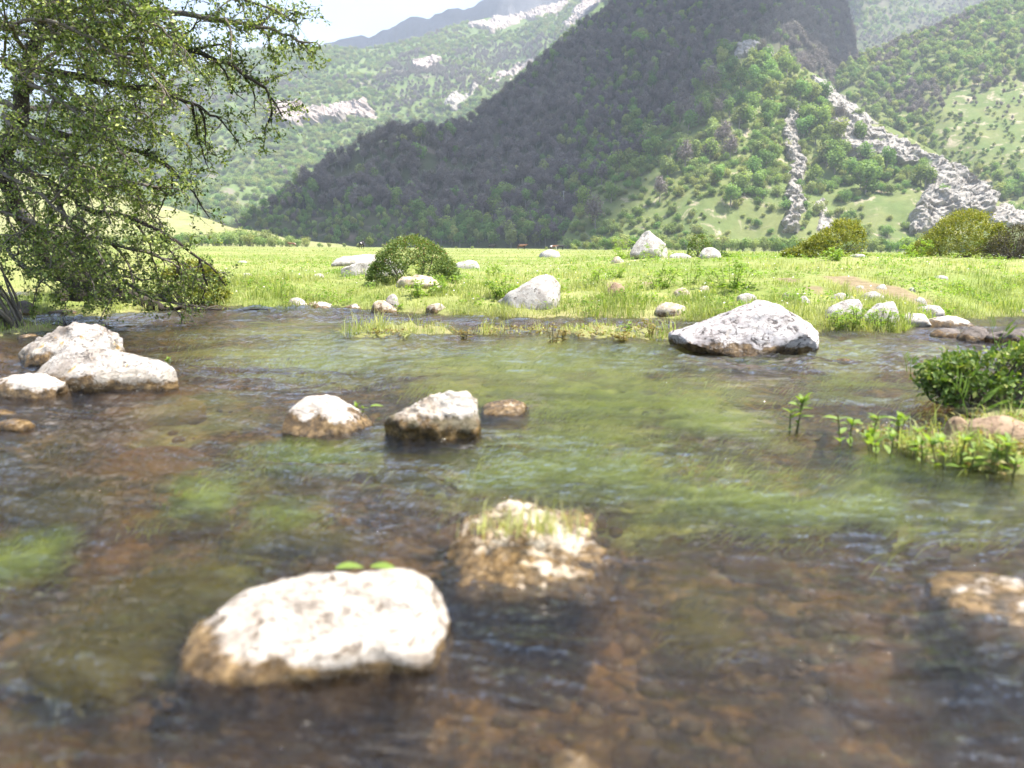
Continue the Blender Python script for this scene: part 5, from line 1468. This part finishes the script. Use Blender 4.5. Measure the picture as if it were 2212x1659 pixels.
def mint(u, v, hpx, label, seed, stems=3, spread=.05, scale=1.0):
    r = np.random.default_rng(seed)
    g = GH(u, v); hgt = hpx / FPX * g.y
    E = empty('leafy_water_plant', tuple(g), label, 'plant', 'leafy plants at the stream edge')
    for s_ in range(stems):
        a = r.uniform(0, 6.28); b0 = np.array([math.cos(a), math.sin(a), 0]) * spread * r.uniform(.3, 1)
        h_ = hgt * r.uniform(.4, 1.0)
        top = b0 * 1.6 + np.array([r.normal() * .01, r.normal() * .01, h_])
        q = crom([b0 - np.array([0, 0, .08]), (b0 + top) / 2 + r.normal(size=3) * .006, top], 8)
        sa_ = Acc(); tube(sa_, q, np.linspace(.005, .003, 8), 5)
        mesh_obj('stem', np.concatenate(sa_.V), np.concatenate(sa_.F), M_stem, E)
        lv = max(3, int(h_ / .026))
        for j in range(lv):
            f = .08 + .92 * (j + .5) / lv
            c = q[int(f * 7)]; ph = r.uniform(0, 6.28) + j * 1.57
            for m in range(2 if j < lv - 1 else 4):
                a2 = ph + m * math.pi * (1 if j < lv - 1 else .5)
                lo = bpy.data.objects.new('leaf', MINT_OLD if (f < .35 and r.random() < .6) else MINT_LEAF[r.integers(0, 3)])
                lo.location = tuple(c)
                lo.rotation_euler = (r.uniform(-.3, .6) + .5 * f - (.5 if f < .35 else 0), r.normal() * .15, a2)
                k = scale * r.uniform(.5, 1.2) * (1.15 - .35 * abs(f - .6)); lo.scale = (k, k, k)
                link(lo, E)
mint(1698, 926, 76, 'bright leafy plant pair standing in the water nearest the shrub, leftmost', 701, 3, .06)
mint(1845, 962, 92, 'second bright leafy plant from the left in the water', 703, 3, .07)
mint(1948, 958, 76, 'third bright leafy plant at the tip of the planted spit', 705, 3, .06)
mint(1905, 985, 50, 'low leafy plant at the water line of the spit', 707, 4, .10)
mint(1992, 995, 70, 'leafy plant on the spit left of the tan stones', 709, 4, .09)
mint(2060, 1015, 70, 'leafy plant in front of the upright tan stone', 711, 4, .09)
mint(2130, 1010, 62, 'leafy plant in front of the rounded tan stone', 713, 4, .09)
mint(2190, 1030, 80, 'leafy plant at the right picture edge on the spit', 715, 4, .09)
mint(775, 892, 22, 'tiny leafy sprig beside the rounded midstream stone', 723, 2, .02, .6)
mint(368, 782, 12, 'tiny green sprig in the water right of the wedge boulder', 725, 2, .02, .6)
def weed_plant(u, v, hpx, mat, label, seed, n=14, leaf=.05, name='herb_plant', group='tall herbs on the bank', wide=.55, cat='plant', droop=.5):
    """herb with several stems carrying drooping leaflets"""
    r = np.random.default_rng(seed)
    g = GH(u, v); hgt = hpx / FPX * g.y
    E = empty(name, tuple(g), label, cat, group)
    la, st = Acc(), Acc()
    for k in range(n):
        a = r.uniform(0, 6.28); h_ = hgt * r.uniform(.45, 1.0)
        b0 = np.array([math.cos(a), math.sin(a), 0]) * hgt * wide * r.uniform(.1, .6)
        e = b0 + np.array([math.cos(a) * hgt * wide * r.uniform(.1, .6), math.sin(a) * hgt * wide * r.uniform(.1, .6), h_])
        q = crom([b0 - np.array([0, 0, .02]), b0 * .7 + e * .3, e, e + np.array([math.cos(a) * .3, math.sin(a) * .3, -droop * .3]) * hgt * .5], 12)
        tube(st, q, np.linspace(.005, .002, 12) * max(1, hgt), 4)
        i = np.repeat(np.arange(1, 12), 3); N = len(i)
        tgx = unit(np.gradient(q, axis=0))[i]
        an = r.uniform(0, 6.28, N)
        sd = np.stack([np.cos(an), np.sin(an), np.zeros(N)], 1)
        d = sd * .9 + tgx * .35 + r.normal(size=(N, 3)) * .2 + np.array([0, 0, -.12])
        nn = np.array([0, 0, 1]) + r.normal(size=(N, 3)) * .35
        s = leaf * r.uniform(.6, 1.4, N) * (1.25 - .5 * i / 12)
        leaves(la, q[i] + r.normal(size=(N, 3)) * .012, d, nn, s, s * .34, np.clip(r.normal(.55, .2, N), 0, 1))
    mesh_obj('stem', np.concatenate(st.V), np.concatenate(st.F), M_stem, E)
    mesh_obj('foliage', np.concatenate(la.V), np.concatenate(la.F), mat, E, True, {'tint': np.concatenate(la.T)})
HB = [(1345, 560, 42, 'feathery herb leaning left of the tall standing boulder', .10), (1415, 562, 34, 'feathery herb in front of the tall standing boulder', .08), (1580, 624, 62, 'largest feathery herb on the bank above the pitted boulder', .09),
      (1420, 622, 50, 'feathery herb on the bank between wedge and pitted boulders', .07), (1490, 615, 36, 'low feathery herb left of the largest one', .06), (905, 640, 36, 'lush herb below the dome bush', .08),
      (960, 632, 36, 'lush herb at the right foot of the dome bush', .08), (1092, 640, 44, 'feathery herb left of the wedge boulder', .07), (1285, 620, 38, 'feathery herb right of the wedge boulder', .07),
      (1800, 562, 28, 'bright herb at the foot of the left golden bush', .09), (1980, 556, 40, 'bright herb at the left foot of the tall golden bush', .10), (2020, 548, 44, 'second bright herb against the tall golden bush', .10),
      (2095, 550, 36, 'bright herb in front of the tall golden bush middle', .10), (1060, 596, 24, 'dark grassy herb behind the pale stone by the dome bush', .07), (1330, 600, 24, 'low herb above the brown clod', .06),
      (1850, 705, 42, 'leafy herb in front of the big rounded stone of the slab pile', .05), (1905, 712, 40, 'leafy herb in front of the tall stone of the slab pile', .05), (1820, 712, 34, 'leafy herb left in front of the slab pile', .05)]
for k, (u, v, hp, lab, lf_) in enumerate(HB):
    weed_plant(u, v, hp, M_leaf_herb, lab, 750 + k, 8 if hp < 40 else 13, lf_, wide=.9)
WD = [(1195, 738, 40), (1212, 735, 30), (1345, 738, 30), (1405, 728, 34), (1005, 733, 18)]
for k, (u, v, hp) in enumerate(WD):
    weed_plant(u, v, hp, M_leaf_dock, 'low reddish brown weed on the midstream grass strip', 790 + k, 3, .05, 'reddish_weed', 'reddish weeds on the grass strip', .4, 'plant', .1)
for k, (u, v, hp, lab) in enumerate([(2090, 912, 100, 'tall nodding grass stalk over the tan stones'), (2150, 745, 60, 'single grass stalk at the far right water edge'), (1960, 800, 40, 'thin broken reed in the right channel')]):
    st = Acc(); g = GH(u, v); hg = hp / FPX * g.y
    for j in range(3):
        q = wander(np.array(g) + np.array([.03 * j, 0, -.03]), (0.15 * (j - 1), 0, 1), hg * (1 - .2 * j) * 1.2, 10, np.random.default_rng(800 + k * 5 + j), .08, .25)
        tube(st, q, np.linspace(.004, .0015, 11), 4)
        sg = q[5:9]; leaves(st, sg, np.diff(q, axis=0)[4:8] + [0.02, 0, 0], np.tile([0, -1., .2], (4, 1)), hg * .5, .012, .6)
    o = st.build('grass_stalk', M_leaf_herb, None, True, tuple(g)); tag(o, lab, 'grass', None)

# ------------------------------------------------------------------ grass
def soil_ok(x, y): return soil_at(x, y) < 0.45
ga = Acc()
gr = np.random.default_rng(91)
def grass_zone(n, y0, y1, hgt, wd, lean, pw=1.0, tmin=-.72, tmax=.74):
    y = y0 + (y1 - y0) * gr.random(n) ** pw
    x = gr.uniform(tmin, tmax, n) * y
    z = height(x, y)
    hn = fbm(xyz(x * .9, y * .9), 3, 93)
    tall = fbm(xyz(x * .35, y * .35), 2, 95)
    ok = (z > 0.015) & soil_ok(x, y) & (gr.random(n) < 0.75 + 0.5 * hn)
    x, y, z, hn, tall = x[ok], y[ok], z[ok], hn[ok], tall[ok]
    yb = np.interp(x / y, _bt, _by)
    edge = np.exp(-((y - yb) / 0.8) ** 2)                     # taller along the waterline
    rough_ = sstep(9, 5, y - yb)
    hk = fbm(xyz(x * 2.6, y * 2.6), 2, 96)
    h_ = hgt * np.clip(0.55 + 0.5 * hn + (0.4 * tall + 0.75 * hk) * (0.35 + rough_) + 0.8 * edge, .25, 3) * gr.uniform(.5, 1.35, len(x))
    tint = np.clip(.47 + .22 * fbm(xyz(x * .13, y * .13), 3, 94) + .25 * hn - .28 * hk * rough_ + .2 * gr.normal(size=len(x)), 0, 1)
    blades(ga, np.stack([x, y, z - .01], 1), np.clip(h_, .03, None), wd, lean, tint)
grass_zone(52000, 8.2, 17, .09, .0085, .9, 1.2)
grass_zone(46000, 13, 32, .095, .014, .9, 1.25)
grass_zone(26000, 26, 90, .12, .035, .8, 1.4)
grass_zone(9000, 80, 290, .2, .11, .7, 1.2)
n = 34000                                                   # ragged taller growth along the waterline
t_ = gr.uniform(-.45, .72, n); yb = np.interp(t_, _bt, _by); y = yb + gr.random(n) ** 1.5 * 2.6 - .12; x = t_ * y
z = height(x, y); hk = fbm(xyz(x * 1.8, y * 1.8), 3, 92)
ok = (z > -.04) & soil_ok(x, y) & (gr.random(n) < .7 + .7 * hk); x, y, z, hk = x[ok], y[ok], z[ok], hk[ok]
blades(ga, np.stack([x, y, z - .01], 1), np.clip(.12 + .12 * hk, .05, .3) * gr.uniform(.5, 1.3, len(x)), .008, 1.2, np.clip(gr.normal(.42, .24, len(x)) - .15 * hk, 0, 1))
o = ga.build('meadow_grass', M_grass, shift=False); tag(o, 'sunlit meadow and bank grass', 'grass', kind='stuff')
# broad leaved ground herbs mixed into the bank grass
ha = Acc(); n = 14000
y = 9.5 + 30 * gr.random(n) ** 2.2; x = gr.uniform(-.45, .72, n) * y; z = height(x, y)
ok = (z > .03) & soil_ok(x, y) & (fbm(xyz(x * 1.7, y * 1.7), 3, 98) > .22)
x, y, z = x[ok], y[ok], z[ok]; k = np.repeat(np.arange(len(x)), 6); N = len(k)
hh_ = gr.uniform(.02, .17, len(x))[k] * gr.uniform(.3, 1, N)
pp = np.stack([x[k], y[k], z[k] + hh_], 1) + gr.normal(size=(N, 3)) * [.03, .03, .01]
s_ = gr.uniform(.035, .075, N)
leaves(ha, pp, gr.normal(size=(N, 3)) * [1, 1, .35] + [0, 0, .15], gr.normal(size=(N, 3)) * .5 + [0, 0, 1], s_, s_ * .5, np.clip(gr.normal(.35, .22, N), 0, 1))
o = ha.build('bank_herbs', M_leaf_herb, shift=False); tag(o, 'low broad leaved herbs mixed into the bank grass', 'herbs', kind='stuff')
# long grass on the strip in midstream, the planted spit and tufts on the near boulder
gb = Acc()
def patch(u0, v0, u1, v1, n, hgt, wd, lean=1.0, zmin=-.06, tint=.55):
    a, c = Gp(u0, v0), Gp(u1, v1)
    t0, t1 = (u0 - 1106) / FPX, (u1 - 1106) / FPX
    y = gr.uniform(c.y, a.y, n); x = gr.uniform(t0, t1, n) * y
    z = height(x, y); ok = z > zmin
    dn = fbm(xyz(x * 2, y * 2), 2, 97)
    ok &= gr.random(n) < .55 + .6 * dn
    x, y, z = x[ok], y[ok], z[ok]
    blades(gb, np.stack([x, y, z - .01], 1), hgt * gr.uniform(.4, 1.2, len(x)), wd, lean, np.clip(gr.normal(tint, .22, len(x)), 0, 1))
patch(735, 695, 1010, 740, 1300, .17, .008, 1.6)
patch(735, 700, 830, 738, 700, .30, .008, 1.3)
patch(870, 700, 960, 735, 300, .26, .008, 1.3)
patch(1000, 703, 1250, 734, 900, .14, .008, 1.7)
patch(1030, 706, 1100, 730, 250, .26, .008, 1.3)
patch(1190, 700, 1480, 742, 1300, .13, .008, 1.7)
patch(1400, 712, 1470, 742, 500, .30, .008, .8)
patch(1750, 690, 1960, 722, 1500, .16, .008, 1.0)
patch(1880, 930, 2260, 1046, 2200, .13, .005, 1.6)
patch(1960, 900, 2260, 1000, 160, .24, .007, 1.3)
patch(-100, 690, 110, 745, 700, .16, .007, 1.3)
g8 = GH(1130, 1262)
n = 130
bx = gr.normal(0, .09, n) + (1120 - 1106) / FPX * g8.y + .03; by = g8.y + .16 + gr.normal(0, .03, n)
blades(gb, np.stack([bx, by, np.full(n, .10)], 1), .12 * gr.uniform(.4, 1.2, n), .004, 1.2, np.clip(gr.normal(.85, .15, n), 0, 1))
o = gb.build('waterside_grass', M_grass, shift=False); tag(o, 'long bent grass standing in and beside the water', 'grass', kind='stuff')
# tiny white and yellow flowers dotted through the bank grass
fa = Acc(); n = 420
y = 11 + 14 * gr.random(n) ** 1.5; x = gr.uniform(-.5, .7, n) * y; z = height(x, y); ok = z > .1
x, y, z = x[ok], y[ok], z[ok]; N = len(x)
leaves(fa, np.stack([x, y, z + .12], 1), gr.normal(size=(N, 3)) * [1, 1, .2], np.tile([0, -.3, 1.], (N, 1)), .03, .03, (gr.random(N) < .25) * 1.0)
b = NB('flower_petal'); M_flower = b.done(b.bsdf(b.ramp(b.attr('tint'), [(0.4, (.8, .8, .76)), (.6, (.75, .55, .03))]), .7))
o = fa.build('meadow_flowers', M_flower, shift=False); tag(o, 'tiny white and yellow flowers scattered over the bank', 'flowers', kind='stuff')

# ------------------------------------------------------------------ weed swaying under the surface
def weed_mats(name, label, items, mat, seed):
    wa = Acc(); r = np.random.default_rng(seed)
    for (u, v, du, dv, n) in items:
        n = int(n * 2.3)
        c, e, f, k = Gp(u, v, -.15), Gp(u + du, v, -.15), Gp(u, v + dv, -.15), Gp(u, max(v - dv, 685), -.15)
        x = c.x + r.normal(0, .5, n) * (e.x - c.x); y = (f.y + k.y) / 2 + r.normal(0, .5, n) * (k.y - f.y) / 2
        z = height(x, y); dn = fbm(xyz(x * 1.5, y * 3.2), 4, seed, .6)
        ok = (z < -.06) & (r.random(n) < .35 + 1.6 * dn)
        x, y, z = x[ok], y[ok], z[ok]; N = len(x)
        top = np.minimum(-.022 - .05 * r.random(N), z + .16)
        L = r.uniform(.04, .13, N); a = r.normal(math.radians(-12), .5, N)
        dirv = np.stack([np.cos(a), np.sin(a), np.zeros(N)], 1); sd = np.stack([-np.sin(a), np.cos(a), np.zeros(N)], 1)
        wd = r.uniform(.003, .007, N)[:, None]
        z = np.maximum(z, top - .05)
        p0 = np.stack([x, y, z], 1); p1 = p0 + dirv * L[:, None] * .4; p1[:, 2] = z + (top - z) * .75
        p2 = p0 + dirv * L[:, None] + sd * (r.normal(0, .15, N) * L)[:, None]; p2[:, 2] = top
        V = np.stack([p0 - sd * wd * .5, p0 + sd * wd * .5, p1 - sd * wd, p1 + sd * wd, p2], 1)
        b_ = np.arange(N)[:, None] * 5
        F = np.concatenate([b_ + np.array([[0, 1, 3]]), b_ + np.array([[0, 3, 2]]), b_ + np.array([[2, 3, 4]])])
        wa.add(V.reshape(-1, 3), F, np.repeat(np.clip(r.normal(.5, .25, N), 0, 1), 5))
    o = wa.build(name, mat, shift=False); tag(o, label, 'water weed', kind='stuff')
weed_mats('green_water_weed', 'bright green weed trailing in the current', [(1250, 1030, 260, 60, 4200), (1560, 1085, 230, 45, 3200), (1300, 880, 360, 60, 6500), (390, 1120, 62, 52, 1300), (20, 1240, 80, 45, 900), (1950, 1100, 320, 55, 4200),
          (1000, 800, 420, 32, 4500), (1500, 780, 420, 26, 3500), (700, 745, 320, 24, 2200), (1480, 940, 220, 36, 3000), (700, 1010, 160, 28, 1000), (560, 1150, 90, 26, 600), (1850, 860, 160, 40, 1200)], M_weed, 811)
weed_mats('olive_water_weed', 'yellowish olive weed on the near stream bed', [(150, 1500, 120, 100, 1500), (400, 1330, 150, 55, 1500), (60, 1000, 150, 40, 900), (620, 1210, 120, 26, 600), (900, 1080, 90, 30, 500), (1500, 1330, 70, 45, 300), (120, 1120, 120, 50, 700)], M_weed_olive, 821)
# reddish and yellow low growth on the midstream strip
sa_ = Acc(); n = 2600
u_ = gr.uniform(800, 1480, n); v_ = gr.uniform(708, 738, n)
pts_ = np.array([tuple(Gp(a, c, 0)) for a, c in zip(u_, v_)])
zz = height(pts_[:, 0], pts_[:, 1]); ok = (zz > -.05) & (fbm(pts_ * [2.2, 2.2, 0], 2, 99) > -.1); pts_ = pts_[ok]; N = len(pts_)
pts_[:, 2] = np.maximum(zz[ok], 0) + gr.uniform(0, .05, N)
s_ = gr.uniform(.03, .06, N)
leaves(sa_, pts_, gr.normal(size=(N, 3)) * [1, 1, .5], gr.normal(size=(N, 3)) * .6 + [0, 0, 1], s_, s_ * .45, gr.random(N))
for (u0, u1, v0, v1, n) in ((1880, 2260, 930, 1045, 1500), (1800, 1900, 935, 965, 200)):
    pts_ = np.array([tuple(Gp(a, c, 0)) for a, c in zip(gr.uniform(u0, u1, n), gr.uniform(v0, v1, n))])
    zz = height(pts_[:, 0], pts_[:, 1]); ok = zz > -.05; pts_ = pts_[ok]; N = len(pts_)
    pts_[:, 2] = np.maximum(zz[ok], 0) + gr.uniform(0, .06, N); s_ = gr.uniform(.02, .045, N)
    leaves(sa_, pts_, gr.normal(size=(N, 3)) * [1, 1, .5], gr.normal(size=(N, 3)) * .6 + [0, 0, 1], s_, s_ * .45, gr.random(N))
o = sa_.build('strip_herbs', M_leaf_dock, shift=False); tag(o, 'low reddish and yellow growth on the strip and spit', 'herbs', kind='stuff')
# two drifting leaves against the big near boulder, one by the midstream stones
LEAF = leaf_blade_mesh(.085, .042, M_leaf_mint, 'drifting_leaf')
for (u, v, rz, lab) in ((725, 1228, -1.3, 'pale green leaf drifting behind the largest near boulder'), (800, 1224, -1.7, 'green leaf drifting behind the largest near boulder'), (800, 878, -1.2, 'small green leaf floating right of the rounded midstream stone')):
    g = Gp(u, v, .015); lo = bpy.data.objects.new('drifting_leaf', LEAF); lo.location = tuple(g); lo.rotation_euler = (.1, .1, rz); link(lo); tag(lo, lab, 'leaf', 'drifting leaves')

# ------------------------------------------------------------------ cows grazing far out on the meadow
def cow_mesh(seed):
    """one skinned body: trunk, neck, head, four legs, tail"""
    me = bpy.data.meshes.new('cow')
    P_ = [((0, 0, 1.05), .33), ((.45, 0, 1.08), .33), ((-.45, 0, 1.06), .34), ((-.85, 0, 1.10), .26), ((.85, 0, 1.14), .25), ((1.12, 0, 1.22), .17), ((1.35, 0, 1.36), .13), ((1.62, 0, 1.25), .085)]
    E_ = [(0, 1), (0, 2), (2, 3), (1, 4), (4, 5), (5, 6), (6, 7)]
    for (x, par) in ((.72, 4), (-.78, 3)):
        for s in (-1, 1):
            i = len(P_); P_ += [((x, s * .2, .80), .14), ((x + (.03 if x > 0 else -.08), s * .21, .45), .075), ((x, s * .21, .06), .06)]
            E_ += [(par, i), (i, i + 1), (i + 1, i + 2)]
    i = len(P_); P_ += [((-1.08, 0, 1.15), .05), ((-1.14, 0, .7), .03)]; E_ += [(3, i), (i, i + 1)]
    for s in (-1, 1):
        i = len(P_); P_ += [((1.32, s * .2, 1.45), .04)]; E_ += [(6, i)]
    me.from_pydata([p for p, r in P_], E_, [])
    o = bpy.data.objects.new('cow', me)
    m = o.modifiers.new('skin', 'SKIN'); m.use_smooth_shade = True
    s = o.modifiers.new('sub', 'SUBSURF'); s.levels = 1; s.render_levels = 1
    for k, (p, r_) in enumerate(P_):
        sv = me.skin_vertices[0].data[k]; sv.radius = (r_, r_); sv.use_root = (k == 0)
    return o
def cow_mat(name, a, c, thr):
    b = NB(name); n = b.noise(b.coord('Object'), 1.1, 2)
    return b.done(b.bsdf(b.mix(b.ramp(n, [(thr, 0.0), (thr + .03, 1.0)]), a, c), .8))
CM = [cow_mat('coat_brown_black', (.20, .10, .05), (.03, .022, .02), .5), cow_mat('coat_black_white', (.025, .02, .02), (.75, .7, .66), .62), cow_mat('coat_brown_white', (.18, .08, .04), (.7, .65, .6), .52), cow_mat('coat_black', (.02, .018, .018), (.06, .05, .045), .6)]
def skin_init(o):
    pass
for (u, v, dist, rz, k, lab) in ((1126, 546, 205, 0.1, 0, 'brown and black cow standing sideways on the open meadow'), (781, 545, 150, 1.5, 1, 'dark cow with a white head seen end on, left of the dome bush'),
                                 (632, 536, 255, 3.3, 2, 'brown and white cow grazing at the foot of the grassy hill'), (1196, 542, 235, .2, 2, 'reddish cow half hidden behind the white meadow boulder'),
                                 (1062, 540, 262, .1, 3, 'small black cow far out toward the shaded mountain'), (1210, 542, 228, .4, 3, 'black and red cow at the right of the white meadow boulder')):
    p = P(u, v, dist)
    z = h1(p.x, dist)
    o = cow_mesh(k); link(o); o.location = (p.x, dist, z); o.rotation_euler = (0, 0, rz); o.data.materials.append(CM[k]); tag(o, lab, 'cow', 'cows on the meadow')
# pale pole standing on the wooded slope
q = hit(1216, 449)[0]; pa_ = Acc(); tube(pa_, [(0, 0, -1), (0, 0, 4.5), (0, 0, 9.5)], [.16, .14, .11], 8); tube(pa_, [(-.9, 0, 9.0), (0, 0, 9.02), (.9, 0, 9.0)], [.07, .07, .07], 4)
b = NB('pole_paint'); o = mesh_obj('utility_pole', np.concatenate(pa_.V), np.concatenate(pa_.F), b.done(b.bsdf((.6, .6, .58), .7)), None, True, None, (q.x, q.y - 4, q.z)); tag(o, 'slim pale pole on the shaded wooded slope', 'pole')

# ------------------------------------------------------------------ air
def build_haze():
    x0, x1, y0, y1, z0, z1 = -4500, 4500, -600, 5200, -80, 1150
    V = [(x, y, z) for x in (x0, x1) for y in (y0, y1) for z in (z0, z1)]
    F = [(0, 1, 3, 2), (4, 6, 7, 5), (0, 4, 5, 1), (2, 3, 7, 6), (0, 2, 6, 4), (1, 5, 7, 3)]
    b = NB('haze')
    pv = b.n('ShaderNodeVolumePrincipled')
    pv.inputs['Color'].default_value = (0.80, 0.88, 1.0, 1)
    pv.inputs['Density'].default_value = 0.00024
    pv.inputs['Anisotropy'].default_value = 0.2
    b.L.new(pv.outputs[0], b.out.inputs['Volume'])
    o = mesh_obj('haze', V, np.array(F), b.m, None, False)
    tag(o, 'thin bluish haze filling the valley air', 'haze', kind='stuff')
build_haze()
